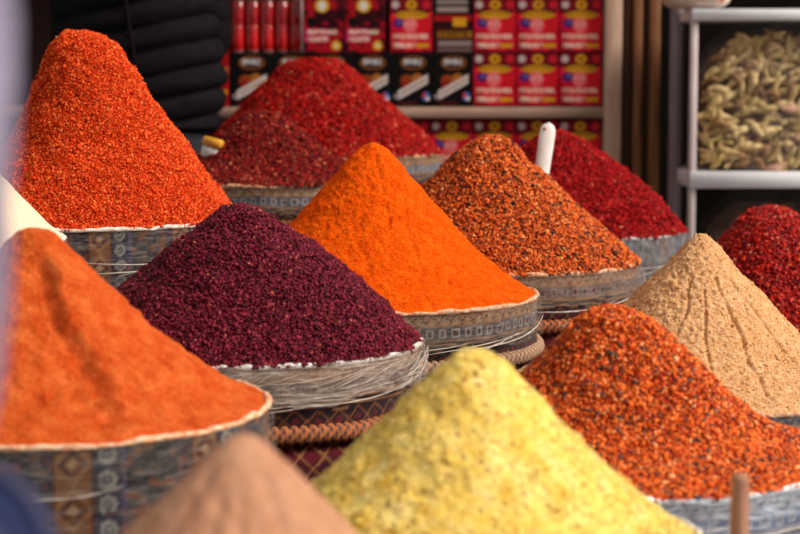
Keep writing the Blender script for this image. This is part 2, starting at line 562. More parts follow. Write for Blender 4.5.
# ------------------------------------------------------------------ sacks
def build_sack(R, loc, z_rim, label, pattern, pal, film, rim_mat, seed, u0=0.0, film_depth=0.10, braid=0.165, braid_cols=None, strands=None, tilt=0.0):
    """Cloth sack standing on the floor, open at the top: cloth, rolled rim, film, braid, film strands."""
    root = empty('spice_sack', (loc[0], loc[1], 0.0), label, 'sack')
    nt = 560
    th = np.linspace(0, 2 * np.pi, nt, endpoint=False)
    vs = np.concatenate([np.linspace(0, 0.34, 104), np.linspace(0.36, z_rim, 24)])
    Vv, TH = np.meshgrid(vs, th, indexing='ij')
    f = Vv / z_rim
    rad = R * (1.0 + 0.015 * np.sin(np.clip(Vv / 0.35, 0, 1) * np.pi) - 0.02 * f)
    rad = np.where(Vv > z_rim - 0.06, rad - 0.05 * ((Vv - z_rim + 0.06) / 0.06) ** 2, rad)
    cx, sx = np.cos(TH), np.sin(TH)
    rad = rad + 0.006 * fbm(cx * 4, sx * 4, Vv * 9, seed, 3) * smoothstep(0, 0.03, Vv)
    rad = rad - 0.010 * np.exp(-((Vv - braid - 0.022) / 0.012) ** 2)
    V = np.stack([rad * cx, rad * sx, z_rim - Vv], -1).reshape(-1, 3)
    colr = pattern((TH + np.pi / 2 + u0) * R, Vv + 0.004 * fbm(cx * 5, sx * 5, 0, seed + 2, 2), pal, seed)
    wear = 0.85 + 0.3 * fbm(TH * 12, Vv * 30, 0, seed + 3, 3)[..., None]
    colr = colr * (0.5 if pattern is kilim_columns else 0.62)
    colr = np.clip(colr * wear, 0, 1).reshape(-1, 3)
    n = len(vs)
    low = V[-nt:]
    F = [grid_faces(n, nt, True)[:, ::-1], (np.arange(nt) + (n - 1) * nt)[::-1][None, :]]
    body = mesh_np('cloth_body', V, F, M_FABRIC, root, colors=colr)
    # rolled rim: flattened wavy roll
    seg = 10
    a = np.linspace(0, 2 * np.pi, seg, endpoint=False)
    A, TR = np.meshgrid(a, th, indexing='xy')
    wav = fbm(np.cos(TR) * 9, np.sin(TR) * 9, 0, seed + 4, 3)
    rr = R + 0.001 + (0.0035 + 0.0025 * wav) * np.cos(A)
    zz = -0.001 + 0.003 * wav + (0.004 + 0.0025 * wav) * np.sin(A)
    rr = rr + 0.0028 * fbm(np.cos(TR) * 50, np.sin(TR) * 60, A, seed + 6, 2)
    V = np.stack([rr * np.cos(TR), rr * np.sin(TR), z_rim + zz], -1).reshape(-1, 3)
    i = np.arange(nt)[:, None]; j = np.arange(seg)[None, :]
    q = np.stack([i * seg + j, ((i + 1) % nt) * seg + j, ((i + 1) % nt) * seg + (j + 1) % seg, i * seg + (j + 1) % seg], -1).reshape(-1, 4)
    mesh_np('rolled_rim', V, [q], rim_mat, root)
    # film
    if film:
        nv = 26
        tt = np.linspace(0, 1, nv)
        Tt, TH2 = np.meshgrid(tt, th, indexing='ij')
        dep = film_depth * (1 + 0.22 * fbm(np.cos(TH2) * 4, np.sin(TH2) * 4, 0, seed + 8, 3))
        Vd = 0.002 + Tt * dep
        c2, s2 = np.cos(TH2), np.sin(TH2)
        diag = TH2 * R * 30 + Vd * 26
        wr = fbm(diag, Vd * 60 - TH2 * 4, 0, seed + 12, 3)
        r2 = R * (1.0 + 0.015 * np.sin(np.clip(Vd / 0.35, 0, 1) * np.pi)) + 0.0065 + 0.0035 * wr + 0.004 * Tt
        V = np.stack([r2 * c2, r2 * s2, z_rim - Vd + 0.004], -1).reshape(-1, 3)
        mesh_np('plastic_film', V, [grid_faces(nv, nt, True)[:, ::-1]], film, root)
    # braid
    if braid:
        seg = 10
        nb = 900
        tb = np.linspace(0, 2 * np.pi, nb, endpoint=False)
        A, TR = np.meshgrid(np.linspace(0, 2 * np.pi, seg, endpoint=False), tb, indexing='xy')
        ph = TR * R / 0.0145 + 0.9 * np.sin(A)
        knot = np.abs(np.sin(ph * np.pi / 1.0))
        rbr = 0.0088 + 0.0036 * knot
        rr = R * 1.012 + 0.001 + rbr * np.cos(A)
        zb = z_rim - braid + 0.004 * fbm(np.cos(TR) * 3, np.sin(TR) * 3, 0, seed + 15, 2) + rbr * 1.25 * np.sin(A)
        V = np.stack([rr * np.cos(TR), rr * np.sin(TR), zb], -1).reshape(-1, 3)
        ca, cb = braid_cols or (C(176, 104, 56), C(60, 40, 44))
        kk = (smoothstep(0.35, 0.75, knot) * (0.85 + 0.3 * vnoise(TR * 120, A * 2, 0, seed)))[..., None]
        cc = (cb + (ca - cb) * kk).reshape(-1, 3)
        i = np.arange(nb)[:, None]; j = np.arange(seg)[None, :]
        q = np.stack([i * seg + j, ((i + 1) % nb) * seg + j, ((i + 1) % nb) * seg + (j + 1) % seg, i * seg + (j + 1) % seg], -1).reshape(-1, 4)
        mesh_np('braided_trim', V, [q], M_BRAID, root, colors=np.clip(cc, 0, 1))
    # strands of drawn film / twine round the front
    if strands:
        parts = []
        rs = np.random.default_rng(seed + 55)
        for (t0, t1, v0, v1, rad0, sag) in strands:
            s = np.linspace(0, 1, 40)
            tt = t0 + (t1 - t0) * s
            vv = v0 + (v1 - v0) * s + sag * np.sin(s * np.pi) + 0.0015 * fbm(s * 9, t0 * 9, v0 * 50, seed, 2)
            vv = np.maximum(vv, 0.006)
            r3 = R * (1.0 + 0.015 * np.sin(np.clip(vv / 0.35, 0, 1) * np.pi)) + 0.013
            pts = np.stack([r3 * np.cos(tt), r3 * np.sin(tt), z_rim - vv], -1)
            parts.append(tube(pts, 0.8 * rad0 * (0.1 + np.sin(s * np.pi) ** 0.5) * (0.7 + 0.5 * np.abs(np.sin(s * 9 + t0 * 7))), 6))
        V, F = join(parts)
        mesh_np('film_folds', V, F, M_STRAND, root)
    return root

M_STRAND = mat_plain('drawn_film', lin(176, 160, 146), lin(206, 194, 182), 60, 0.35, 0.1, 0.001, spec=0.6)
RIM_TAN = mat_plain('rim_dusted_orange', lin(196, 112, 60), lin(224, 188, 152), 110, 0.7, 0.5, 0.003)
RIM_CREAM = mat_plain('rim_cream', lin(214, 196, 176), lin(236, 226, 214), 60, 0.5, 0.5, 0.003)
RIM_GREY = mat_plain('rim_greyish', lin(190, 182, 176), lin(222, 216, 210), 60, 0.5, 0.5, 0.003)
RIM_WHITE = mat_plain('rim_white', lin(232, 232, 232), lin(248, 248, 246), 60, 0.4, 0.5, 0.003)
RIM_PEACH = mat_plain('rim_peach', lin(226, 140, 90), lin(240, 208, 172), 110, 0.6, 0.5, 0.003)

FILM_HEAVY = mat_film('film_heavy', 0.16, 0.75, (0.52, 0.43, 0.36), 1.0)
FILM_MID = mat_film('film_mid', 0.02, 0.38, (0.46, 0.39, 0.33), 4.0)
FILM_LIGHT = mat_film('film_light', 0.0, 0.26, (0.50, 0.44, 0.38), 8.0)
FILM_GREY = mat_film('film_grey', 0.12, 0.50, (0.52, 0.50, 0.50), 12.0, (10, 10, 4))
FILM_BLUE = mat_film('film_blue', 0.15, 0.75, (0.66, 0.72, 0.82), 16.0)

def rand_strands(n, seed, lo=0.01, hi=0.10, a0=-2.9, a1=-0.2):
    r = np.random.default_rng(seed)
    out = []
    for _ in range(n):
        t0 = r.uniform(a0, a1)
        L = r.uniform(0.15, 0.6)
        v0 = r.uniform(lo + 0.02, hi)
        out.append((t0, min(t0 + L, a1 + 0.15), v0, v0 - r.uniform(-0.01, 0.05), r.uniform(0.0003, 0.0008), r.uniform(-0.006, 0.006)))
    return out

D = math.radians
SPICES = []

def spice(px, cy, d, a, apex_px, apex_y, right, left, heap_kw, heap_mat, heap_name, heap_label, flakes, sack_label, sack_kw, depth_apex=0.0):
    c = at(px, cy, d)
    R = a * d / FOC
    H = (cy - apex_y) * d / FOC
    ap = ((apex_px - px) * d / FOC, depth_apex)
    hp = Heap(R, H, right, left, ap, **heap_kw)
    build_heap(heap_name, hp, (c.x, c.y, c.z), heap_mat, heap_label, 'spice heap', flakes=flakes)
    build_sack(R, (c.x, c.y), c.z, sack_label, seed=heap_kw['seed'], **sack_kw)
    return c, R

# ---- 1 orange powder, centre
m = mat_powder('orange_powder', [(0.36, lin(190, 44, 0)), (0.5, lin(238, 84, 2)), (0.64, lin(252, 116, 16))], 300, 0.8, 0.005, 60, 0.3)
spice(372, 293, 3.65, 165, 372, 140,
      [(0, 0), (8, 3), (20, 11), (38, 35), (56, 56), (68, 71), (95, 102), (118, 125), (143, 145), (165, 158)],
      [(0, 0), (8, 4), (25, 20), (40, 39), (58, 58), (79, 83), (120, 121), (165, 158)],
      dict(seed=1, lump=(0.0045, 26), grain=(0.0026, 120), grooves=((D(-78), 0.25, 0.005, 0.006, 0.12, 0.62), (D(-58), 0.2, 0.004, 0.004, 0.3, 0.9), (D(-98), 0.3, 0.006, 0.004, 0.2, 0.8), (D(-30), 0.15, 0.005, 0.004, 0.4, 0.95))),
      m, 'powdered_spice_heap', 'tall pointed heap of bright orange powder in the middle of the stall', None,
      'sack in the middle under the bright orange powder, grey patterned band beneath clear film',
      dict(pattern=kilim_bands, pal=PAL_GREY, film=FILM_MID, rim_mat=RIM_TAN, film_depth=0.07, braid=0.100, braid_cols=(C(190, 150, 116), C(90, 70, 66)),
           strands=[(-2.2, -1.0, .062, .058, .0013, .012), (-1.1, -0.15, .07, .035, .0016, .01), (-1.3, -0.5, .075, .05, .001, .0), (-1.0, -0.6, .08, .05, .001, 0), (-2.4, -1.6, .07, .05, .001, .004)]))

# ---- 2 purple sumac
m = mat_powder('purple_base', [(0.3, lin(40, 6, 16)), (0.7, lin(84, 14, 34))], 300, 0.8, 0.004)
fm = mat_flakes('purple_flakes', [(0.0, lin(44, 4, 14)), (0.4, lin(98, 15, 34)), (0.85, lin(128, 30, 50)), (0.98, lin(146, 46, 58)), (0.998, lin(190, 100, 84))], 0.5, 0.35)
spice(240, 340, 3.05, 182, 240, 203,
      [(0, 0), (20, 5), (50, 26), (80, 47), (110, 71), (128, 87), (155, 114), (182, 141)],
      [(0, 0), (15, 3), (30, 17), (60, 36), (90, 64), (115, 84), (150, 113), (182, 141)],
      dict(seed=2, lump=(0.007, 26), grain=(0.003, 110)), m, 'sumac_heap', 'broad heap of dark purple flakes left of the bright orange powder',
      ('sumac_flakes', 60000, 0.0042, 1.5, 0.55, fm, 0.5),
      'sack of dark purple flakes with wrinkled milky film above a thick orange braid',
      dict(pattern=kilim_bands, pal=PAL_RED, film=FILM_HEAVY, rim_mat=RIM_GREY, film_depth=0.058, braid=0.104, braid_cols=(C(190, 112, 66), C(70, 50, 50)),
           strands=rand_strands(75, 3, 0.0, 0.056) + [(-2.2, -1.2, .060, .056, .0011, .004), (-1.3, -0.3, .058, .04, .0011, .008), (-1.7, -1.1, .078, .058, .0008, .0)]))

# ---- 3 orange powder, front left
m = mat_powder('red_orange_powder', [(0.34, lin(176, 48, 10)), (0.5, lin(210, 88, 34)), (0.66, lin(232, 126, 64))], 260, 0.8, 0.005, 35, 0.4)
spice(48, 404, 2.45, 222, 42, 225,
      [(0, 0), (15, 3), (38, 25), (68, 60), (108, 100), (148, 131), (184, 157), (222, 175)],
      [(0, 0), (15, 2), (45, 25), (90, 75), (130, 115), (170, 147), (222, 175)],
      dict(seed=3, lump=(0.008, 22), grain=(0.0018, 90), steps=((D(-66), 0.12, 0.25, 0.014, 0.020, 1.1), (D(-128), 0.2, 0.2, 0.012, 0.008, 0.6)), grooves=((D(-120), 0.2, 0.008, 0.005, 0.3, 0.8), (D(-48), 0.1, 0.006, 0.004, 0.5, 0.95), (D(-30), 0.1, 0.006, 0.003, 0.4, 0.95))),
      m, 'powdered_spice_heap', 'smooth red-orange powder heap in the front left sack, with a steep ridge down its face', None,
      'front left sack under smooth red-orange powder, diamond column beside a navy column of round motifs',
      dict(pattern=kilim_columns, pal=PAL, film=FILM_LIGHT, rim_mat=RIM_PEACH, film_depth=0.12, braid=0.30, u0=0.25,
           strands=[(-1.5, -1.1, .06, .05, .001, .004)]))

# ---- 4 red-orange granules, back left
m = mat_powder('granule_base', [(0.3, lin(130, 20, 4)), (0.7, lin(210, 66, 18))], 300, 0.8, 0.003)
fm = mat_flakes('granules', [(0.0, lin(150, 20, 2)), (0.35, lin(206, 50, 8)), (0.75, lin(238, 92, 36)), (0.98, lin(246, 122, 60)), (0.998, lin(248, 160, 100))], 0.6, 0.2, k=1.08)
spice(80, 217, 4.0, 157, 76, 31,
      [(0, 0), (14, 1), (40, 13), (57, 39), (82, 74), (107, 109), (132, 146), (157, 181)],
      [(0, 0), (10, 1), (22, 12), (35, 42), (50, 82), (70, 112), (100, 148), (157, 181)],
      dict(seed=4, lump=(0.008, 20), grain=(0.002, 90), rough_top=0.8), m, 'chilli_granule_heap', 'very tall heap of red-orange granules in front of the dark quilted jacket',
      ('chilli_granules', 110000, 0.0036, 1.1, 0.7, fm, 0.3),
      'sack holding the very tall granule heap, brown and navy columns behind glossy film',
      dict(pattern=kilim_columns, pal=PAL, film=FILM_LIGHT, rim_mat=RIM_CREAM, film_depth=0.14, braid=0.30, u0=-0.13,
           strands=[(-1.35, -0.35, .085, .05, .0018, .01), (-1.5, -0.2, .06, .058, .0014, .012), (-1.2, -0.8, .09, .072, .001, 0), (-0.9, -0.4, .045, .035, .001, 0)]))

# ---- 5 brown-orange chilli mix, centre right
m = mat_powder('chilli_mix_base', [(0.3, lin(60, 18, 6)), (0.7, lin(150, 56, 20))], 300, 0.8, 0.004)
MIX = [(0.0, lin(34, 22, 22)), (0.16, lin(74, 44, 34)), (0.17, lin(128, 34, 12)), (0.5, lin(196, 78, 22)), (0.9, lin(226, 112, 44)), (0.99, lin(232, 156, 96))]
fm = mat_flakes('chilli_mix_flakes', MIX, 0.55, 0.3, k=1.12)
spice(493, 260, 4.3, 145, 493, 137,
      [(0, 0), (6, 0), (21, 8), (36, 26), (57, 41), (87, 69), (117, 94), (145, 120)],
      [(0, 0), (9, 0), (21, 6), (39, 18), (54, 33), (69, 48), (100, 80), (145, 120)],
      dict(seed=5, lump=(0.008, 20), grain=(0.003, 90), rough_top=0.5), m, 'chilli_mix_heap', 'speckled brown-orange chilli heap with the white scoop handle behind it',
      ('chilli_flakes', 62000, 0.0052, 1.45, 0.5, fm, 0.5),
      'sack of speckled brown-orange chilli beneath the scoop, zigzag border and one drawn twine line',
      dict(pattern=kilim_bands, pal=dict(PAL_RED, blue=C(120, 96, 92)), film=FILM_MID, rim_mat=RIM_TAN, film_depth=0.075, braid=0.108, braid_cols=(C(196, 110, 52), C(30, 34, 52)),
           strands=[(-1.5, -0.1, .075, .03, .0018, .022), (-1.2, -0.7, .11, .06, .001, .0), (-1.0, -0.5, .1, .065, .001, .0)]))

# ---- 6 dark red flakes, back right
m = mat_powder('dark_red_base', [(0.3, lin(90, 6, 10)), (0.7, lin(140, 14, 20))], 300, 0.8, 0.004)
fm = mat_flakes('dark_red_flakes', [(0.0, lin(104, 6, 12)), (0.4, lin(154, 6, 10)), (0.9, lin(184, 18, 22)), (0.98, lin(200, 60, 52)), (0.998, lin(216, 116, 84))], 0.5, 0.2, k=0.9)
spice(560, 229, 5.1, 124, 556, 131,
      [(0, 0), (10, 2), (25, 9), (50, 26), (80, 48), (103, 69), (128, 98)],
      [(0, 0), (10, 2), (25, 9), (50, 27), (80, 52), (103, 74), (128, 98)],
      dict(seed=6, lump=(0.007, 20), grain=(0.003, 80)), m, 'red_pepper_heap', 'heap of crimson pepper flakes behind the white scoop handle, in front of the grey pole',
      ('pepper_flakes', 36000, 0.0072, 1.4, 0.45, fm, 0.5),
      'grey patterned sack under crimson flakes, behind the speckled chilli sack',
      dict(pattern=kilim_columns, pal=PAL_GREY, film=FILM_GREY, rim_mat=RIM_GREY, film_depth=0.16, braid=0.30, u0=0.3,
           strands=[(-1.2, -0.7, .11, .07, .0012, .0), (-1.1, -0.5, .13, .075, .0012, .0), (-1.3, -0.4, .075, .07, .0014, .004)]))

# ---- 7 and 8 dark red flakes, back left pair
m = mat_powder('maroon_base', [(0.3, lin(60, 6, 4)), (0.7, lin(120, 16, 10))], 300, 0.8, 0.004)
fm = mat_flakes('maroon_flakes', [(0.0, lin(60, 2, 2)), (0.45, lin(130, 6, 2)), (0.88, lin(168, 22, 12)), (0.96, lin(200, 76, 52)), (0.998, lin(214, 130, 96))], 0.42, 0.35, k=0.72)
c7, R7 = spice(270, 179, 5.0, 122, 262, 112,
      [(0, 0), (18, 3), (37, 17), (58, 35), (75, 48), (100, 60), (130, 67)],
      [(0, 0), (17, 4), (38, 20), (52, 36), (70, 48), (90, 59), (114, 67)],
      dict(seed=7, lump=(0.007, 20), grain=(0.003, 80)), m, 'red_pepper_heap', 'lower of the two dark red flake heaps at the back, nearest the purple heap',
      ('pepper_flakes', 36000, 0.007, 1.4, 0.45, fm, 0.5),
      'back left sack with tan and blue printed band, under the lower dark red flake heap',
      dict(pattern=kilim_bands, pal=dict(PAL, blue=C(84, 92, 124), cream=C(206, 170, 132), dark=C(28, 20, 24)), film=FILM_LIGHT, rim_mat=RIM_TAN, film_depth=0.07, braid=0.10, braid_cols=(C(150, 96, 44), C(40, 30, 34))))
m2 = mat_powder('scarlet_base', [(0.3, lin(84, 8, 6)), (0.7, lin(140, 20, 14))], 300, 0.8, 0.004)
fm2 = mat_flakes('scarlet_flakes', [(0.0, lin(110, 10, 10)), (0.45, lin(156, 8, 4)), (0.88, lin(180, 22, 14)), (0.97, lin(206, 72, 56)), (0.998, lin(216, 130, 96))], 0.5, 0.2, k=0.95)
spice(322, 153, 5.75, 120, 320, 60,
      [(0, 0), (18, 3), (36, 15), (54, 33), (75, 51), (96, 70), (120, 92)],
      [(0, 0), (18, 0), (33, 6), (51, 21), (69, 36), (90, 58), (120, 92)],
      dict(seed=8, lump=(0.009, 16), grain=(0.003, 70)), m2, 'red_pepper_heap', 'highest dark red flake heap at the back, rising before the black cartons',
      ('pepper_flakes', 36000, 0.008, 1.4, 0.45, fm2, 0.5),
      'rearmost sack, tan rimmed, just below the lower shelf of red cartons',
      dict(pattern=kilim_bands, pal=dict(PAL, cream=C(190, 150, 120), blue=C(76, 84, 116)), film=FILM_LIGHT, rim_mat=RIM_TAN, film_depth=0.07, braid=0.12))

# ---- 9 yellow, front centre
m = mat_powder('yellow_powder', [(0.30, lin(206, 148, 46)), (0.40, lin(230, 182, 70)), (0.52, lin(242, 208, 108)), (0.66, lin(248, 226, 158))], 210, 0.5, 0.004, 38, 0.5)
fm = mat_flakes('yellow_bits', [(0.0, lin(150, 104, 40)), (0.06, lin(190, 70, 40)), (0.1, lin(120, 92, 70)), (0.14, lin(214, 170, 70)), (0.4, lin(232, 204, 100)), (1.0, lin(240, 220, 150))], 0.8, 0.2)
spice(470, 540, 2.05, 237, 471, 344,
      [(0, 0), (12, 1), (30, 10), (50, 30), (90, 72), (140, 120), (190, 164), (237, 196)],
      [(0, 0), (12, 1), (40, 24), (70, 54), (110, 94), (152, 133), (237, 196)],
      dict(seed=9, lump=(0.005, 26), grain=(0.002, 80), rough_top=0.3), m, 'yellow_spice_heap', 'pale yellow spice heap at the front centre with scattered dark specks',
      ('spice_bits', 9000, 0.0032, 1.2, 0.5, fm, 0.1),
      'front centre sack holding the pale yellow spice',
      dict(pattern=kilim_bands, pal=PAL, film=FILM_MID, rim_mat=RIM_CREAM, film_depth=0.09, braid=0.15))

# ---- 10 chilli flakes, front right
m = mat_powder('orange_chilli_base', [(0.3, lin(120, 24, 8)), (0.7, lin(190, 66, 24))], 300, 0.8, 0.004)
fm = mat_flakes('orange_chilli_flakes', [(0.0, lin(56, 46, 48)), (0.12, lin(90, 66, 56)), (0.13, lin(138, 26, 8)), (0.35, lin(186, 62, 14)), (0.6, lin(208, 92, 28)), (0.93, lin(224, 118, 50)), (0.995, lin(234, 160, 110))], 0.5, 0.35, k=1.25)
spice(614, 450, 2.62, 226, 608, 303,
      [(0, 0), (12, 0), (39, 14), (63, 35), (93, 62), (114, 86), (135, 103), (162, 122), (194, 138), (228, 147)],
      [(0, 0), (12, 1), (32, 10), (54, 38), (84, 68), (130, 107), (226, 147)],
      dict(seed=10, lump=(0.007, 22), grain=(0.003, 90)), m, 'chilli_flake_heap', 'heap of orange-red chilli flakes at the front right, behind the short wooden stick',
      ('chilli_flakes', 56000, 0.0046, 1.5, 0.5, fm, 0.5),
      'front right sack with white rim and blue patterned cloth, behind the wooden stick',
      dict(pattern=kilim_bands, pal=PAL_BLUE, film=FILM_BLUE, rim_mat=RIM_WHITE, film_depth=0.12, braid=0.30,
           strands=[(-1.4, -0.2, .05, .02, .0018, .012), (-1.2, -0.1, .07, .04, .0016, .01), (-2.3, -1.2, .04, .035, .0012, .006), (-2.3, -1.3, .06, .055, .001, .004)]))

# ---- 11 beige powder, right
m = mat_powder('beige_powder', [(0.34, lin(196, 116, 62)), (0.48, lin(236, 172, 114)), (0.62, lin(252, 212, 164))], 300, 0.9, 0.005, 70, 0.25)
fm = mat_flakes('beige_bits', [(0.0, lin(130, 90, 70)), (0.05, lin(150, 92, 56)), (0.06, lin(206, 138, 82)), (1.0, lin(238, 192, 140))], 0.8, 0.2)
spice(697, 382, 3.3, 187, 697, 231,
      [(0, 0), (8, 1), (17, 10), (44, 42), (68, 66), (103, 105), (145, 131), (187, 155)],
      [(0, 0), (5, 2), (13, 11), (43, 43), (70, 71), (110, 107), (187, 155)],
      dict(seed=11, lump=(0.004, 24), grain=(0.0035, 130), grooves=((D(-93), 0.08, 0.0025, 0.008, 0.25, 0.85), (D(-76), 0.15, 0.003, 0.010, 0.2, 0.95), (D(-52), 0.12, 0.003, 0.009, 0.2, 0.75), (D(-112), 0.15, 0.003, 0.006, 0.2, 0.6))),
      m, 'powdered_spice_heap', 'pointed heap of pale beige powder with dark furrows, on the right',
      ('spice_bits', 9000, 0.0024, 1.2, 0.6, fm, 0.2),
      'right sack under pale beige powder, navy cloth showing between wrinkles of film',
      dict(pattern=kilim_bands, pal=dict(PAL_BLUE, blue=C(40, 48, 90), cream=C(150, 130, 116), dark=C(20, 24, 56)), film=FILM_MID, rim_mat=RIM_TAN, film_depth=0.07, braid=0.30))

# ---- 12 red flakes, far right
m = mat_powder('ruby_base', [(0.3, lin(80, 6, 6)), (0.7, lin(150, 16, 10))], 300, 0.8, 0.004)
fm = mat_flakes('ruby_flakes', [(0.0, lin(84, 6, 10)), (0.35, lin(158, 6, 2)), (0.85, lin(204, 22, 8)), (0.96, lin(222, 74, 26)), (0.995, lin(232, 140, 110))], 0.35, 0.6)
spice(772, 338, 4.5, 139, 768, 206,
      [(0, 0), (14, 2), (32, 12), (60, 36), (100, 80), (139, 132)],
      [(0, 0), (10, 1), (28, 11), (47, 30), (90, 77), (139, 132)],
      dict(seed=12, lump=(0.007, 20), grain=(0.004, 80)), m, 'red_pepper_heap', 'glossy bright red flake heap at the right edge, below the white shelf',
      ('pepper_flakes', 46000, 0.0066, 1.3, 0.5, fm, 0.6),
      'sack of glossy bright red flakes behind the beige powder sack',
      dict(pattern=kilim_bands, pal=PAL, film=FILM_MID, rim_mat=RIM_GREY, film_depth=0.09, braid=0.16))

# ---- 13 brown-beige powder, very front
m = mat_powder('tan_powder', [(0.3, lin(164, 110, 82)), (0.5, lin(188, 136, 106)), (0.7, lin(204, 156, 126))], 160, 0.4, 0.003, 26, 0.6)
spice(243, 668, 1.5, 268, 243, 424,
      [(0, 0), (12, 2), (27, 12), (60, 44), (118, 108), (190, 182), (268, 244)],
      [(0, 0), (12, 3), (41, 27), (83, 68), (128, 109), (190, 180), (268, 244)],
      dict(seed=13, lump=(0.003, 20), grain=(0.0008, 80), grooves=((D(-125), 0.1, 0.006, 0.004, 0.12, 0.9), (D(-104), 0.1, 0.006, 0.005, 0.2, 0.9), (D(-85), 0.1, 0.005, 0.004, 0.2, 0.9), (D(-62), 0.1, 0.006, 0.005, 0.15, 0.9))),
      m, 'powdered_spice_heap', 'blurred light brown powder heap at the bottom edge, nearest the camera', None,
      'nearest sack, under the light brown powder at the bottom edge',
      dict(pattern=kilim_bands, pal=PAL, film=FILM_MID, rim_mat=RIM_CREAM, film_depth=0.09, braid=0.15))

# ---- 14 cream powder, far left
m = mat_powder('cream_powder', [(0.3, lin(226, 200, 166)), (0.7, lin(240, 220, 190))], 300, 0.4, 0.003, 30, 0.5)
spice(-107, 240, 3.3, 168, -105, 75,
      [(0, 0), (12, 1), (105, 100), (150, 147), (168, 165)],
      [(0, 0), (12, 1), (105, 100), (150, 147), (168, 165)],
      dict(seed=14, lump=(0.003, 16), grain=(0.0008, 80)), m, 'powdered_spice_heap', 'cream powder slope just showing at the left edge between the two red-orange heaps', None,
      'left edge sack under the cream powder slope',
      dict(pattern=kilim_bands, pal=PAL, film=FILM_MID, rim_mat=RIM_CREAM, film_depth=0.09, braid=0.15))

# ------------------------------------------------------------------ white scoop standing in the chilli mix
def build_scoop():
    m_pl = mat_plain('white_plastic', lin(226, 220, 212), lin(238, 234, 228), 30, 0.35, 0.1, 0.001, spec=0.5)
    m_hole = mat_plain('handle_hole', lin(150, 96, 66), lin(170, 112, 80), 30, 0.8)
    top = np.array(at(549, 122, 4.47)); base = np.array(at(540, 186, 4.44))
    ax = (base - top); L = np.linalg.norm(ax); ax /= L
    side = np.array([1.0, 0, 0]) - ax * ax[0]; side /= np.linalg.norm(side)
    nrm = np.cross(side, ax)
    if nrm[1] > 0: nrm = -nrm
    ss = np.linspace(0, 1, 26)
    seg = 20
    a = np.linspace(0, 2 * np.pi, seg, endpoint=False)
    rows = []
    for s in ss:
        w = 0.0195 - 0.0035 * s
        t = 0.009
        if s < 0.14:
            k = math.sqrt(max(0.0, 1 - ((0.14 - s) / 0.14) ** 2))
            w *= max(k, 0.04); t *= max(k ** 0.5, 0.1)
        c = top + ax * L * s * 1.35
        rows.append(c + side * (w * np.cos(a))[:, None] + nrm * (t * np.sin(a))[:, None])
    V = np.concatenate(rows)
    root = empty('spice_scoop', tuple(base), 'white plastic scoop handle sticking up out of the speckled chilli heap', 'scoop')
    b = base
    hnd = mesh_np('handle', V - b, [grid_faces(len(ss), seg, True), np.arange(seg)[None, :], (np.arange(seg) + (len(ss) - 1) * seg)[None, ::-1]], m_pl, root)
    # hanging hole near the tip
    hc = top + ax * 0.019 - side * 0.008 + nrm * 0.0082
    pts = [hc - nrm * 0.002, hc + nrm * 0.0012]
    V, F = tube(pts, 0.0038, 16)
    mesh_np('hanging_hole', V - b, F, m_hole, hnd)
    # bowl buried in the heap
    c0 = top + ax * L * 1.33
    rows = []
    for k, s in enumerate(np.linspace(0, 1, 14)):
        w = 0.017 + 0.035 * smoothstep(0, 0.35, s)
        aa = np.linspace(np.pi, 2 * np.pi, 17)
        rows.append(c0 + ax * (0.13 * s) + side * (w * np.cos(aa))[:, None] + nrm * (w * 0.8 * np.sin(aa))[:, None])
    Vo = np.concatenate(rows)
    o = mesh_np('scoop_bowl', Vo - b, [grid_faces(14, 17)], m_pl, root)
    md = o.modifiers.new('thick', 'SOLIDIFY'); md.thickness = 0.003
build_scoop()

# ------------------------------------------------------------------ wooden stick, front right
def build_stick():
    m_w = mat_plain('old_wood', lin(150, 96, 72), lin(186, 134, 108), 9, 0.75, 0.5, 0.003, stretch=(6, 6, 0.7))
    top = at(741.5, 473, 1.9)
    zs = np.concatenate([np.linspace(0, top.z - 0.008, 60), top.z - 0.008 + 0.008 * np.sin(np.linspace(0.2, np.pi / 2, 6))])
    P = np.stack([0.0015 * np.sin(zs * 5), 0.001 * np.cos(zs * 4), zs], -1)
    rad = 0.0098 + 0.0006 * np.sin(zs * 11)
    rad[-6:] = 0.0098 * np.cos(np.linspace(0.1, 1.25, 6))
    V, F = tube(P, rad, 14)
    o = mesh_np('wooden_stick', V, F, m_w, loc=(top.x, top.y, 0))
    tag(o, 'round wooden stick standing upright in front of the blue patterned front right sack', 'stick')
build_stick()

# ------------------------------------------------------------------ small packet tucked between heap and jacket
def build_packet():
    p = at(209, 146, 4.9)
    m_y = mat_plain('packet_yellow', lin(196, 132, 30), lin(222, 160, 50), 30, 0.4)
    m_w = mat_plain('packet_white', lin(196, 190, 184), lin(216, 210, 204), 30, 0.4)
    root = empty('spice_packet', (p.x, p.y, p.z - 0.03), 'small yellow and white packet tucked beside the dark jacket and the lower dark red heap', 'packet')
    root.rotation_euler = (0, D(14), D(-18))
    root.scale = (1.15, 1.15, 1.15)
    V, F = box(-0.019, 0.019, -0.012, 0.012, 0.0, 0.026, 0.003)
    mesh_np('packet_body', V, F, m_w, root, smooth=False)
    V, F = box(-0.021, 0.024, -0.014, 0.014, 0.026, 0.045, 0.003)
    mesh_np('packet_top', V, F, m_y, root, smooth=False)
build_packet()

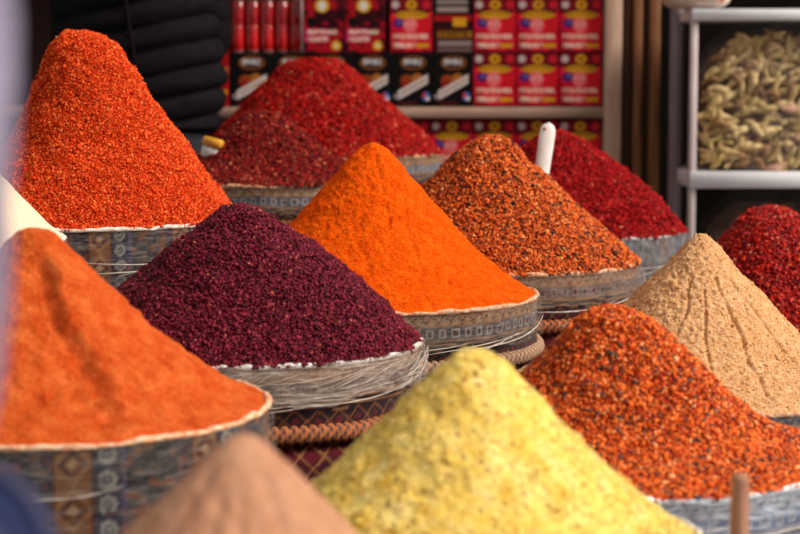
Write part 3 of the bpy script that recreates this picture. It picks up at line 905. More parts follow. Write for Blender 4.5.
# ------------------------------------------------------------------ display shelf with cartons
SD = 6.9      # distance of the shelf's front edge
m_shelf = mat_plain('shelf_board', lin(150, 116, 98), lin(172, 136, 116), 8, 0.6, 0.2, 0.002, stretch=(1, 5, 8))
m_post = mat_plain('shelf_post', lin(186, 148, 124), lin(204, 166, 142), 8, 0.6, 0.2, 0.002, stretch=(6, 6, 1))
m_back = mat_plain('shelf_backing', lin(34, 14, 14), lin(48, 20, 18), 8, 0.8)
def X(px, d=SD): return (px - 400.0) / FOC * d
def Z(py, d=SD): return at(400, py, d).z
def shelf():
    root = empty('display_shelf', (X(420), SD + 0.15, 0), 'brown shelf unit of red and black cartons behind the back heaps', 'shelf')
    ox, oy = X(420), SD + 0.15
    def add(nm, x0, x1, y0, y1, z0, z1, m, b=0.002):
        V, F = box(x0 - ox, x1 - ox, y0 - oy, y1 - oy, z0, z1, b)
        return mesh_np(nm, V, F, m, root, smooth=False)
    add('post', X(603), X(620), SD - 0.02, SD + 0.32, 0, 2.2, m_post)
    add('post', X(603) - 2.42, X(620) - 2.42, SD - 0.02, SD + 0.32, 0, 2.2, m_post)
    x0, x1 = X(603) - 2.355, X(603)
    add('shelf_board', x0, x1, SD - 0.015, SD + 0.31, Z(118), Z(107), m_shelf)
    add('shelf_board', x0, x1, SD - 0.015, SD + 0.31, Z(118) - 0.44, Z(107) - 0.44, m_shelf)
    add('shelf_board', x0, x1, SD - 0.015, SD + 0.31, Z(118) + 0.66, Z(107) + 0.66, m_shelf)
    add('back_panel', x0, x1, SD + 0.31, SD + 0.33, 0.4, 2.2, m_back)
shelf()

def blank(w, h, c):
    g = np.empty((h, w, 3)); g[:] = np.array(c); return g
def rect(g, x0, y0, x1, y1, c):
    h, w = g.shape[:2]
    g[int(y0 * h):max(int(y0 * h) + 1, int(y1 * h)), int(x0 * w):max(int(x0 * w) + 1, int(x1 * w))] = c
def ell(g, cx, cy, rx, ry, c):
    h, w = g.shape[:2]
    yy, xx = np.mgrid[0:h, 0:w]
    g[((xx / w - cx) / rx) ** 2 + ((yy / h - cy) / ry) ** 2 < 1] = c
def script_line(g, x0, x1, y, hgt, c, seed, arch=0.0, slant=0.0):
    """A row of small unreadable letter strokes."""
    h, w = g.shape[:2]
    r = np.random.default_rng(seed)
    x = x0
    while x < x1 - 0.02:
        wd = r.uniform(0.03, 0.06)
        yo = y - arch * (1 - ((x - (x0 + x1) / 2) / ((x1 - x0) / 2)) ** 2) + slant * (x - x0)
        k = r.integers(0, 4)
        rect(g, x, yo, x + 0.014, yo + hgt, c)
        if k == 0: rect(g, x, yo, x + wd, yo + hgt * 0.3, c)
        if k == 1: rect(g, x, yo + hgt * 0.7, x + wd, yo + hgt, c)
        if k == 2: rect(g, x, yo + hgt * 0.4, x + wd, yo + hgt * 0.65, c)
        if k == 3: rect(g, x + wd - 0.014, yo, x + wd, yo + hgt, c); rect(g, x, yo, x + wd, yo + hgt * 0.3, c)
        x += wd + 0.014

RED, DRED, BLK, GOLD, PALE, MAG = C(212, 12, 44), C(126, 6, 26), C(16, 10, 12), C(226, 160, 30), C(246, 206, 184), C(190, 24, 84)
def art_red(seed=1):
    g = blank(64, 80, RED)
    n = fbm(np.mgrid[0:80, 0:64][1] / 9.0, np.mgrid[0:80, 0:64][0] / 9.0, 0, 3, 2)
    g[n > 0.2] = C(236, 30, 50); g[n < -0.25] = C(164, 6, 34)
    rect(g, 0, 0, 1, 0.22, DRED)
    ell(g, 0.12, 0.10, 0.09, 0.07, C(206, 180, 176)); ell(g, 0.5, 0.10, 0.13, 0.09, GOLD); ell(g, 0.5, 0.10, 0.06, 0.04, C(150, 70, 20)); ell(g, 0.86, 0.1, 0.1, 0.08, C(206, 30, 44))
    rect(g, 0.02, 0.22, 0.98, 0.25, BLK)
    ell(g, 0.5, 0.29, 0.40, 0.075, GOLD); script_line(g, 0.14, 0.88, 0.27, 0.06, C(130, 70, 10), 4, 0.02)
    ell(g, 0.19, 0.44, 0.13, 0.09, C(92, 30, 110)); ell(g, 0.22, 0.42, 0.05, 0.03, C(90, 110, 180))
    ell(g, 0.47, 0.48, 0.16, 0.14, C(246, 110, 116)); script_line(g, 0.33, 0.62, 0.42, 0.09, C(238, 170, 160), 6)
    ell(g, 0.83, 0.5, 0.12, 0.12, C(222, 24, 34))
    script_line(g, 0.08, 0.92, 0.66, 0.08, PALE, 7); script_line(g, 0.08, 0.92, 0.66, 0.08, PALE, 17)
    script_line(g, 0.08, 0.62, 0.82, 0.08, PALE, 8); script_line(g, 0.08, 0.62, 0.82, 0.08, PALE, 18)
    rect(g, 0.64, 0.83, 0.93, 0.91, GOLD)
    rect(g, 0, 0.97, 1, 1, C(90, 4, 16))
    return g
def art_black(seed=2):
    g = blank(64, 80, BLK)
    ell(g, 0.5, 0.17, 0.32, 0.13, C(150, 84, 30)); ell(g, 0.5, 0.17, 0.27, 0.10, C(40, 24, 28))
    script_line(g, 0.28, 0.74, 0.12, 0.10, C(214, 206, 206), 3); script_line(g, 0.28, 0.74, 0.12, 0.10, C(214, 206, 206), 33)
    yy, xx = np.mgrid[0:80, 0:64]; xx = xx / 64; yy = yy / 80
    ell(g, 0.35, 0.50, 0.17, 0.11, C(150, 60, 24)); ell(g, 0.6, 0.46, 0.14, 0.09, C(176, 104, 40)); ell(g, 0.3, 0.58, 0.1, 0.06, C(150, 20, 30))
    r1 = np.abs((yy - 0.62) + (xx - 0.5) * 0.42) < 0.085
    g[r1 & (xx > 0.12) & (xx < 0.86)] = C(226, 206, 196)
    r2 = np.abs((yy - 0.62) + (xx - 0.5) * 0.42) < 0.02
    g[r2 & (xx > 0.16) & (xx < 0.82)] = C(140, 112, 104)
    ell(g, 0.08, 0.8, 0.07, 0.05, C(150, 140, 140)); ell(g, 0.82, 0.8, 0.10, 0.08, C(60, 110, 190)); ell(g, 0.78, 0.78, 0.05, 0.05, C(206, 60, 80)); ell(g, 0.86, 0.84, 0.05, 0.04, C(220, 220, 230))
    rect(g, 0.12, 0.92, 0.62, 0.97, C(84, 20, 22))
    return g
def art_wine(seed=3):
    g = blank(64, 80, C(112, 8, 28))
    n = fbm(np.mgrid[0:80, 0:64][1] / 12.0, np.mgrid[0:80, 0:64][0] / 12.0, 0, 8, 2)
    g[n > 0.1] = C(176, 14, 28); g[n < -0.2] = C(48, 6, 16)
    ell(g, 0.45, 0.12, 0.18, 0.13, GOLD); ell(g, 0.45, 0.12, 0.10, 0.09, C(226, 220, 206))
    ell(g, 0.18, 0.42, 0.12, 0.1, BLK)
    g[int(.55 * 80):int(.8 * 80), :40] = MAG
    script_line(g, 0.1, 0.85, 0.58, 0.08, PALE, 12); script_line(g, 0.1, 0.85, 0.58, 0.08, PALE, 13)
    script_line(g, 0.1, 0.6, 0.71, 0.08, PALE, 14); script_line(g, 0.1, 0.6, 0.71, 0.08, PALE, 15)
    ell(g, 0.8, 0.86, 0.12, 0.09, GOLD); ell(g, 0.8, 0.86, 0.06, 0.05, C(230, 206, 140))
    return g
def art_spine(seed=4):
    g = blank(32, 80, C(66, 8, 14))
    rect(g, 0, 0, 1, 0.5, C(30, 10, 14)); rect(g, 0.1, 0.02, 0.9, 0.1, C(150, 130, 126)); rect(g, 0.1, 0.16, 0.9, 0.24, C(170, 150, 140))
    rect(g, 0.0, 0.3, 1, 0.42, C(176, 20, 26)); rect(g, 0.5, 0.36, 0.86, 0.52, GOLD); rect(g, 0.15, 0.60, 1, 0.72, C(170, 116, 26))
    script_line(g, 0.1, 0.95, 0.62, 0.07, C(90, 50, 10), 21)
    rect(g, 0.15, 0.78, 1, 0.88, C(150, 130, 126)); rect(g, 0.15, 0.92, 1, 0.98, C(120, 96, 94))
    return g
def art_edge(seed=5):
    g = blank(24, 80, C(170, 14, 24))
    for y in (0.12, 0.62): rect(g, 0.1, y, 0.9, y + 0.1, GOLD)
    for y in (0.36, ): rect(g, 0.2, y, 0.8, y + 0.12, C(206, 166, 150))
    rect(g, 0, 0.28, 1, 0.31, BLK); rect(g, 0, 0.78, 1, 0.81, BLK)
    return g
def art_jar(seed=6):
    g = blank(24, 80, C(120, 4, 14))
    yy, xx = np.mgrid[0:80, 0:24]
    g[(fbm(xx / 6, yy / 14, 0, 9, 2) > 0.12)] = C(176, 10, 18)
    rect(g, 0, 0.55, 1, 0.6, C(60, 4, 12)); ell(g, 0.5, 0.4, 0.4, 0.12, C(212, 22, 22)); rect(g, 0, 0.94, 1, 1, C(90, 40, 38))
    return g

CART = {}
def carton(w, h, depth, art, side_col, name='tea_carton'):
    """Carton prototype: folded box (side walls, lid flap lines) plus printed front panel."""
    root = bpy.data.objects.new(name, None); COL.objects.link(root)
    V, F = box(-w / 2, w / 2, 0.0016, depth, 0, h, 0.0012)
    m_side = mat_plain(name + '_card', side_col, side_col, 20, 0.4, 0)
    mesh_np('carton_body', V, F, m_side, root, smooth=False)
    V, F = box(-w / 2 + 0.003, w / 2 - 0.003, depth * 0.35, depth - 0.003, h - 0.0003, h + 0.0009)
    mesh_np('lid_flap', V, F, m_side, root, smooth=False)
    gh, gw = art.shape[:2]
    xs = np.linspace(-w / 2 + 0.001, w / 2 - 0.001, gw); zs = np.linspace(h - 0.001, 0.001, gh)
    XX, ZZ = np.meshgrid(xs, zs)
    V = np.stack([XX, np.zeros_like(XX), ZZ], -1).reshape(-1, 3)
    back = V[[0, gw - 1, gh * gw - 1, (gh - 1) * gw]] + np.array([0, 0.0016, 0])
    colr = np.concatenate([art.reshape(-1, 3), np.tile(art[0, 0], (4, 1))])
    mesh_np('printed_front', np.concatenate([V, back]), [grid_faces(gh, gw)[:, ::-1], np.array([[gh * gw, gh * gw + 1, gh * gw + 2, gh * gw + 3]])], M_PRINT, root, colors=colr, smooth=False)
    return root

def place(proto, loc, label, cat, group=None, rz=0.0, first=False):
    if first:
        r = proto
    else:
        r = proto.copy(); COL.objects.link(r)
        for ch in proto.children:
            c = ch.copy(); COL.objects.link(c); c.parent = r
    r.location = loc; r.rotation_euler = (0, 0, rz)
    for k in ('label', 'category', 'group'):
        if k in r: del r[k]
    return tag(r, label, cat, group)

U = SD / FOC
ROW_B, ROW_H = Z(107), 53.5 * U
ds = 0.12
# red cartons, upper board: 3 columns x 3 rows
w_red = 42.3 * U
pr = carton(w_red - 0.002, ROW_H - 0.0015, ds, art_red(), lin(140, 10, 24), 'tea_carton')
first = True
cols = ['left', 'middle', 'right']
for j in range(3):
    for i in range(3):
        pos = [['bottom left', 'bottom middle', 'bottom right'], ['left, second row up', 'middle, second row up', 'right, second row up'], ['top left', 'top middle', 'top right']][j][i]
        loc = (X(473 + 21.2 + i * 42.8), SD + 0.01 + random.uniform(0, 0.004), ROW_B + j * ROW_H + 0.0005)
        place(pr, loc, 'red and gold carton by the brown post, %s of nine' % pos, 'carton', 'red and gold cartons stacked beside the post', random.uniform(-0.01, 0.01), first)
        first = False
# same kind, second column block over the black row
for j in range(1, 3):
    place(pr, (X(411), SD + 0.012, ROW_B + j * ROW_H + 0.0005), 'red and gold carton above the black row, %s of two' % ('lower' if j == 1 else 'upper'), 'carton', 'red and gold cartons over the black row')
# lower board row of the same cartons (hang just below the board)
for i in range(8):
    w_ = ['rightmost, against the post', 'second from the post', 'third from the post', 'fourth from the post', 'fifth from the post', 'sixth from the post', 'seventh from the post', 'farthest from the post'][i]
    place(pr, (X(580 - i * 42.8), SD + 0.02, Z(107) - 0.44 + 0.001 + ROW_H), 'red and gold carton below the board, upper tier, ' + w_, 'carton', 'red and gold cartons on the lower board')
    place(pr, (X(580 - i * 42.8), SD + 0.02, Z(107) - 0.44 + 0.0002), 'red and gold carton below the board, bottom tier, ' + w_, 'carton', 'red and gold cartons on the lower board')
# black cartons
w_blk = 40.2 * U
pb = carton(w_blk - 0.002, ROW_H - 0.0015, ds, art_black(), lin(22, 16, 18), 'dessert_carton')
names = ['nearest the dark jacket', 'second from the dark jacket', 'third from the dark jacket', 'third from the red stack', 'second from the red stack', 'touching the red stack']
for i in range(6):
    place(pb, (X(232 + 20.1 + i * 40.2), SD + 0.01, ROW_B + 0.0005), 'black carton with pale dessert picture, ' + names[i], 'carton', 'black cartons in a row on the shelf', 0, i == 0)
# wine red cartons
pw = carton(40.5 * U - 0.002, ROW_H - 0.0015, ds, art_wine(), lin(70, 6, 18), 'tea_carton')
for i in range(2):
    place(pw, (X(304 + 20.3 + i * 41.2), SD + 0.01, ROW_B + ROW_H + 0.0008), 'dark wine red carton with gold emblem, ' + ['left one, touching the silver divider', 'right one, above the black row'][i], 'carton', 'wine red cartons with gold emblem', 0, i == 0)
# dark spine carton
ps = carton(39 * U - 0.002, ROW_H - 0.0015, ds, art_spine(), lin(40, 8, 12), 'tea_carton')
place(ps, (X(452.5), SD + 0.012, ROW_B + ROW_H + 0.0008), 'black and gold carton turned sideways between the red cartons', 'carton', None, 0, True)
# narrow red and gold edges, beside the jacket
pe = carton(18 * U - 0.001, 44 * U - 0.0015, ds, art_edge(), lin(110, 10, 18), 'tea_carton')
for j in range(3):
    place(pe, (X(221), SD + 0.01, ROW_B + 0.0005 + j * 44 * U), 'narrow red and gold carton beside the dark jacket, ' + ['lowest', 'middle', 'highest'][j] + ' of three', 'carton', 'narrow carton edges by the jacket', 0, j == 0)
# red packets, like translucent tubes
def tube_pack():
    root = bpy.data.objects.new('spice_tube', None); COL.objects.link(root)
    m_t = mat_plain('red_cellophane', lin(140, 4, 14), lin(226, 14, 22), 22, 0.18, 0.5, 0.004, spec=0.8, stretch=(1, 1, 0.35))
    m_c = mat_plain('tube_cap', lin(110, 60, 56), lin(130, 76, 70), 20, 0.4)
    r, h = 7.2 * U, ROW_H
    s = np.array([0, 0.02, 0.3, 0.5, 0.52, 0.55, 0.8, 0.98, 1.0]); k = np.array([0.8, 1, 1, 0.97, 0.9, 0.97, 1, 1, 0.85])
    V, F = tube(np.stack([np.zeros(9), np.zeros(9), 0.008 + s * (h - 0.018)], -1), r * k, 20)
    mesh_np('tube_body', V, F, m_t, root)
    for z0 in (0.0, h - 0.012):
        V, F = tube([(0, 0, z0), (0, 0, z0 + 0.002), (0, 0, z0 + 0.008), (0, 0, z0 + 0.010)], [r * 0.9, r * 1.0, r * 1.0, r * 0.9], 20)
        mesh_np('end_cap', V, F, m_c, root)
    return root
pt = tube_pack()
for i in range(5):
    place(pt, (X(238 + i * 14.7), SD + 0.045, ROW_B + ROW_H + 0.0005), 'glossy red tube packet above the black cartons, ' + ['nearest the dark jacket', 'second from the jacket', 'middle of five', 'fourth from the jacket', 'next to the silver edge'][i], 'packet', 'glossy red tube packets', 0, i == 0)
m_sil = mat_plain('silver_divider', lin(150, 116, 112), lin(172, 140, 134), 20, 0.35, 0.1, 0.001, metal=0.3)
V, F = box(X(301), X(303.5), SD + 0.0, SD + 0.2, ROW_B + ROW_H + 0.0008, ROW_B + 2 * ROW_H, 0.001)
tag(mesh_np('shelf_divider', V, F, m_sil, smooth=False), 'thin silvery upright divider between red tube packets and wine red cartons', 'divider')

# ------------------------------------------------------------------ planks and pole between the shelf units
m_pl1 = mat_plain('plank_dark', lin(62, 38, 26), lin(86, 54, 34), 7, 0.7, 0.4, 0.003, stretch=(10, 10, 0.8))
m_pl2 = mat_plain('plank_brown', lin(112, 66, 38), lin(160, 104, 62), 7, 0.7, 0.4, 0.003, stretch=(14, 14, 0.6))
def plank(x0, x1, y, mat, label, t=0.03):
    xm = (x0 + x1) / 2
    V, F = box(x0 - xm, x1 - xm, 0, t, 0, 2.2, 0.004)
    parts = [(V, F)]
    V, F = join(parts)
    o = mesh_np('wooden_plank', V, F, mat, loc=(xm, y, 0), smooth=False)
    tag(o, label, 'plank')
plank(X(625), X(630.5), SD + 0.04, m_pl1, 'narrow very dark plank touching the shelf unit post')
plank(X(633), X(641.5), SD + 0.02, m_pl2, 'upright brown plank, left of the two lighter planks')
plank(X(642.5), X(648), SD + 0.06, m_pl1, 'dark plank set back between two brown planks')
plank(X(649), X(659.5), SD + 0.02, m_pl2, 'upright brown plank, nearer the grey pole')
m_pole = mat_plain('grey_pole', lin(126, 112, 116), lin(146, 132, 134), 8, 0.45, 0.1, 0.001, metal=0.2, stretch=(6, 6, 0.6))
pr_ = 7 * 6.7 / FOC
V, F = tube([(0, 0, 0), (0, 0, 0.01), (0, 0, 2.58), (0, 0, 2.6)], [pr_, pr_, pr_, pr_], 24)
tag(mesh_np('metal_pole', V, F, m_pole, loc=(X(675, 6.7), 6.7, 0)), 'grey round metal pole between brown planks and white shelf unit', 'pole')

# ------------------------------------------------------------------ white shelf unit on the right
WD = 6.4
m_white = mat_plain('white_metal', lin(232, 230, 234), lin(240, 238, 240), 10, 0.4, 0.05, 0.001)
m_wpost = mat_plain('white_post', lin(186, 168, 166), lin(200, 184, 182), 10, 0.5, 0.05, 0.001)
def white_unit():
    ox, oy = X(760, WD), WD + 0.2
    root = empty('metal_shelf', (ox, oy, 0), 'white metal shelf unit on the right holding bags of dried pods', 'shelf')
    def add(nm, x0, x1, y0, y1, z0, z1, m):
        V, F = box(x0 - ox, x1 - ox, y0 - oy, y1 - oy, z0, z1, 0.002)
        mesh_np(nm, V, F, m, root, smooth=False)
    xl, xr = X(689, WD), X(880, WD)
    add('post', xl, X(696, WD), WD, WD + 0.03, 0, Z(9, WD) - 0.002, m_wpost)
    add('post', xr - 0.03, xr, WD, WD + 0.03, 0, Z(9, WD) - 0.002, m_wpost)
    add('post', xl, X(696, WD), WD + 0.42, WD + 0.45, 0, Z(9, WD) - 0.002, m_wpost)
    add('post', xr - 0.03, xr, WD + 0.42, WD + 0.45, 0, Z(9, WD) - 0.002, m_wpost)
    for (y1, y0) in ((20, 9), (188, 172)):
        add('shelf_board', xl + 0.001, xr, WD - 0.012, WD + 0.45, Z(y1, WD), Z(y0, WD), m_white)
    add('shelf_board', xl + 0.001, xr, WD - 0.012, WD + 0.45, Z(180, WD) - 0.56, Z(172, WD) - 0.56, m_white)
white_unit()

# bag of dried pods behind clear film
m_pod = mat_flakes('dried_pod', [(0.0, lin(104, 84, 44)), (0.5, lin(132, 112, 62)), (0.85, lin(156, 134, 82)), (1.0, lin(186, 150, 116))], 0.7, 0.2)
def pod_mat(nm, c1, c2):
    return mat_plain(nm, c1, c2, 40, 0.7, 0.6, 0.004)
PODM = [pod_mat('pod_olive', lin(164, 134, 80), lin(206, 176, 112)), pod_mat('pod_brown', lin(120, 84, 50), lin(160, 120, 74)), pod_mat('pod_straw', lin(200, 168, 110), lin(232, 202, 146)), pod_mat('pod_pink', lin(190, 140, 116), lin(206, 160, 136))]
def bag_shape(x0, x1, z0, z1, y0, y1, name, mat, cut=0.1, nu=60, nvv=40):
    """Rounded filled volume (super-ellipse plan, shoulders cut at the top)."""
    th = np.linspace(0, 2 * np.pi, nu, endpoint=False)
    rows = []
    for s in np.linspace(0, 1, nvv):
        k = 1 - 0.5 * max(0, (s - 0.55) / 0.45) ** 2 - 0.12 * (1 - s) ** 6
        cx, cy = (x0 + x1) / 2, (y0 + y1) / 2
        ex = np.sign(np.cos(th)) * np.abs(np.cos(th)) ** 0.6 * (x1 - x0) / 2 * k
        ey = np.sign(np.sin(th)) * np.abs(np.sin(th)) ** 0.6 * (y1 - y0) / 2 * (1 - 0.25 * max(0, (s - 0.6) / 0.4) ** 2)
        rows.append(np.stack([cx + ex, cy + ey, np.full(nu, z0 + (z1 - z0) * s)], -1))
    V = np.concatenate(rows)
    return V, [grid_faces(nvv, nu, True), np.arange(nu)[::-1][None, :], (np.arange(nu) + (nvv - 1) * nu)[None, :]]

m_fill = mat_plain('pod_fill', lin(64, 42, 26), lin(110, 82, 50), 30, 0.9, 0.8, 0.01)
M_BAG = mat_film('clear_bag', 0.01, 0.10, (0.6, 0.58, 0.62), 20.0, (3, 3, 3), 4)
bx0, bx1 = X(700, WD), X(858, WD)
bz0 = Z(172, WD) + 0.001
bz1 = Z(34, WD)
V, F = bag_shape(bx0 + 0.01, bx1 - 0.01, bz0 + 0.004, bz1, WD + 0.045, WD + 0.38, 'x', None)
V = V + 0.006 * np.stack([fbm(V[:, 0] * 20, V[:, 1] * 20, V[:, 2] * 20, 40 + k, 2) for k in range(3)], -1)
V[:, 2] = np.maximum(V[:, 2], bz0 + 0.003)
fill = mesh_np('dried_pod_mass', V, F, m_fill)
tag(fill, 'mass of olive brown dried pods filling the upper clear bag', 'dried pods', kind='stuff')

def pod_proto(mat, bend, seed):
    s = np.linspace(0, 1, 14)
    L = 0.078
    x = (s - 0.5) * L
    z = bend * np.sin(s * np.pi) * 0.013
    y = 0.004 * np.sin(s * 9 + seed)
    rad = 0.0112 * np.sin(np.clip(s * 0.93 + 0.05, 0, 1) * np.pi) ** 0.7 + 0.0012
    P = np.stack([x, y, z], -1)
    V, F = tube(P, rad, 9)
    V[:, 1] *= 0.7
    V = V + 0.0014 * np.stack([fbm(V[:, 0] * 90, V[:, 1] * 90, V[:, 2] * 90, seed + k, 2) for k in range(3)], -1)
    me_o = mesh_np('dried_pod', V, F, mat)
    return me_o
protos = [pod_proto(PODM[k % 4 if k != 7 else 3], b, k) for k, b in enumerate((0.9, -0.8, 0.3, 0.4, -0.4, 1.4, 0.6, -1.2))]
used = [False] * 8
rp = random.Random(5)
cnt = 0
rows_n = 16
for rI in range(rows_n):
    s = (rI + 0.5) / rows_n
    k = 1 - 0.5 * max(0, (s - 0.55) / 0.45) ** 2
    half = (bx1 - bx0) / 2 * k - 0.02
    n = 16
    for i in range(n):
        u = -1 + 2 * (i + 0.5 + rp.uniform(-0.35, 0.35)) / n
        x = (bx0 + bx1) / 2 + u * half
        if (x - 0.0) * FOC / WD + 400 > 812: continue
        z = bz0 + 0.012 + (bz1 - bz0 - 0.02) * s + rp.uniform(-0.01, 0.01)
        y = WD + 0.045 + 0.04 * max(0, (s - 0.6) / 0.4) ** 2 + 0.15 * max(0, abs(u) - 0.8) ** 1.5 + rp.uniform(-0.004, 0.008)
        w = rp.random()
        q = rp.choice([0, 0, 4, 4, 1, 5, 2, 6]) if w > 0.03 else 7
        if not used[q]:
            o = protos[q]; used[q] = True
        else:
            o = protos[q].copy(); COL.objects.link(o)
        o.location = (x, y, z)
        o.rotation_euler = (rp.uniform(-0.5, 0.5), rp.gauss(-0.35, 0.75), rp.uniform(-0.5, 0.5))
        o.scale = (rp.uniform(0.8, 1.15),) * 3
        tag(o, 'olive brown dried pod lying against the front of the upper clear bag', 'dried pod', 'dried pods in the upper clear bag')
        cnt += 1
for q in range(8):
    if not used[q]:
        bpy.data.objects.remove(protos[q])

def clear_bag(x0, x1, z0, z1, y0, y1, label):
    V, F = bag_shape(x0, x1, z0, z1, y0, y1, 'x', None)
    V = V + 0.004 * np.stack([fbm(V[:, 0] * 14, V[:, 1] * 14, V[:, 2] * 14, 60 + k, 2) for k in range(3)], -1)
    V[:, 2] = np.maximum(V[:, 2], z0)
    o = mesh_np('clear_bag', V, F[:2], M_BAG)
    tag(o, label, 'bag')
clear_bag(bx0 - 0.012, bx1 + 0.012, bz0, Z(22, WD), WD + 0.015, WD + 0.40, 'upper clear plastic bag holding olive dried pods on the white shelf')
# lower bag, dark brown content
lz1 = Z(206, WD); lz0 = Z(172, WD) - 0.56 + 0.001
V, F = bag_shape(X(712, WD), bx1 - 0.01, lz0 + 0.004, lz1, WD + 0.08, WD + 0.38, 'x', None)
V = V + 0.012 * np.stack([fbm(V[:, 0] * 28, V[:, 1] * 28, V[:, 2] * 28, 80 + k, 3) for k in range(3)], -1)
V[:, 2] = np.maximum(V[:, 2], lz0 + 0.003)
m_fill2 = mat_plain('dark_leaf_fill', lin(48, 30, 18), lin(104, 68, 36), 34, 0.9, 0.9, 0.012)
tag(mesh_np('dried_leaf_mass', V, F, m_fill2), 'mass of dark brown dried leaves in the lower clear bag', 'dried leaves', kind='stuff')
clear_bag(X(706, WD), bx1 + 0.01, lz0, Z(194, WD), WD + 0.06, WD + 0.40, 'lower clear plastic bag of dark dried leaves beneath the white shelf')

# cream bag lying on the upper white board
def cream_bag():
    m_c = mat_plain('cream_sacking', lin(206, 178, 160), lin(226, 204, 188), 12, 0.6, 0.3, 0.003)
    m_o = mat_plain('orange_print', lin(196, 84, 30), lin(206, 96, 40), 20, 0.6)
    d = WD - 0.02
    x0, x1 = X(662, d), X(733, d)
    zt = Z(9, WD) + 0.001
    c = ((x0 + x1) / 2, WD + 0.08, zt)
    root = empty('cream_bag', c, 'cream bag with an orange spot lying on the top white board', 'bag')
    nu, nv = 40, 24
    u = np.linspace(-1, 1, nu); a = np.linspace(0, 2 * np.pi, nv, endpoint=False)
    Uu, A = np.meshgrid(u, a, indexing='ij')
    prof = (1 - np.abs(Uu) ** 3.5) ** 0.6
    L = (x1 - x0) / 2
    xx = Uu * L
    yy = 0.085 * prof * np.cos(A) * (1 + 0.06 * fbm(Uu * 4, A * 0, 0, 5))
    zz = 0.045 + 0.045 * prof * np.sin(A)
    zz = np.maximum(zz - 0.004, 0.0) + 0.012 * np.clip(Uu, 0, 1) ** 2 * 0
    V = np.stack([xx, yy, zz], -1).reshape(-1, 3)
    mesh_np('bag_body', V, [grid_faces(nu, nv, True)[:, ::-1]], m_c, root)
    k = np.linspace(0, 2 * np.pi, 16, endpoint=False)
    P = np.stack([0.62 * L + 0.010 * np.cos(k), np.full(16, -0.076), 0.03 + 0.007 * np.sin(k)], -1)
    V = np.concatenate([P, P + np.array([0, 0.02, 0])])
    mesh_np('orange_spot', V, [grid_faces(2, 16, True), np.arange(16)[None, :]], m_o, root, smooth=False)
cream_bag()

# ------------------------------------------------------------------ people
m_skin = mat_plain('skin', lin(186, 134, 108), lin(198, 146, 120), 30, 0.5, 0.1, 0.001)
m_hair = mat_plain('dark_hair', lin(26, 20, 18), lin(44, 34, 30), 120, 0.6, 0.6, 0.003)

def body_mesh(root, sk, edges):
    me = bpy.data.meshes.new('body')
    names = list(sk)
    idx = {n: i for i, n in enumerate(names)}
    me.from_pydata([sk[n][0] for n in names], [(idx[a], idx[b]) for a, b in edges], [])
    me.materials.append(m_skin)
    o = bpy.data.objects.new('body', me)
    COL.objects.link(o)
    o.parent = root
    o.modifiers.new('skin', 'SKIN')
    for i, n in enumerate(names):
        r = sk[n][1]
        me.skin_vertices[0].data[i].radius = (r, r) if np.isscalar(r) else r
        me.skin_vertices[0].data[i].use_root = (n == 'pelvis')
    s = o.modifiers.new('sub', 'SUBSURF'); s.levels = 2; s.render_levels = 2
    return o

def garment_tube(name, pts, rx, ry, mat, root, ribs=None, tilt=0.0, seg=64, n=140, rib_amp=0.024, colors=None):
    """Closed clothing tube through centre points with elliptic sections; ribs = spacing of quilting seams."""
    P = np.array(pts, float)
    s0 = np.linspace(0, 1, len(P)); s = np.linspace(0, 1, n)
    c = np.stack([np.interp(s, s0, P[:, k]) for k in range(3)], -1)
    ker = np.ones(9) / 9
    for k in range(3):
        c[:, k] = np.convolve(np.pad(c[:, k], 4, mode='edge'), ker, mode='valid')
    RX = np.interp(s, s0, rx); RY = np.interp(s, s0, ry)
    T = np.gradient(c, axis=0); T /= np.linalg.norm(T, axis=1)[:, None]
    a = np.linspace(0, 2 * np.pi, seg, endpoint=False)
    ln = np.concatenate([[0], np.cumsum(np.linalg.norm(np.diff(c, axis=0), axis=1))])
    rows = []
    side0 = np.array([1.0, 0, 0]) if abs(T[0][0]) < 0.8 else np.array([0, 1.0, 0])
    for i in range(n):
        sd = side0 - T[i] * np.dot(side0, T[i]); sd /= np.linalg.norm(sd)
        up = np.cross(T[i], sd)
        dist = ln[i] + tilt * RX[i] * np.cos(a)
        k = 0
        if ribs:
            k = rib_amp * (np.abs(np.sin(np.pi * dist / ribs)) ** 0.55 - 0.6)
        wob = 0.004 * fbm(np.cos(a) * 3 + i * 0.1, np.sin(a) * 3, i * 0.12, 31, 2)
        endk = 1.0 if 2 < i < n - 3 else 0.9
        rows.append(c[i] + ((RX[i] + k + wob) * endk * np.cos(a))[:, None] * sd + ((RY[i] + k + wob) * endk * np.sin(a))[:, None] * up)
    V = np.concatenate(rows)
    return mesh_np(name, V, [grid_faces(n, seg, True), np.arange(seg)[::-1][None, :], (np.arange(seg) + (n - 1) * seg)[None, :]], mat, root)

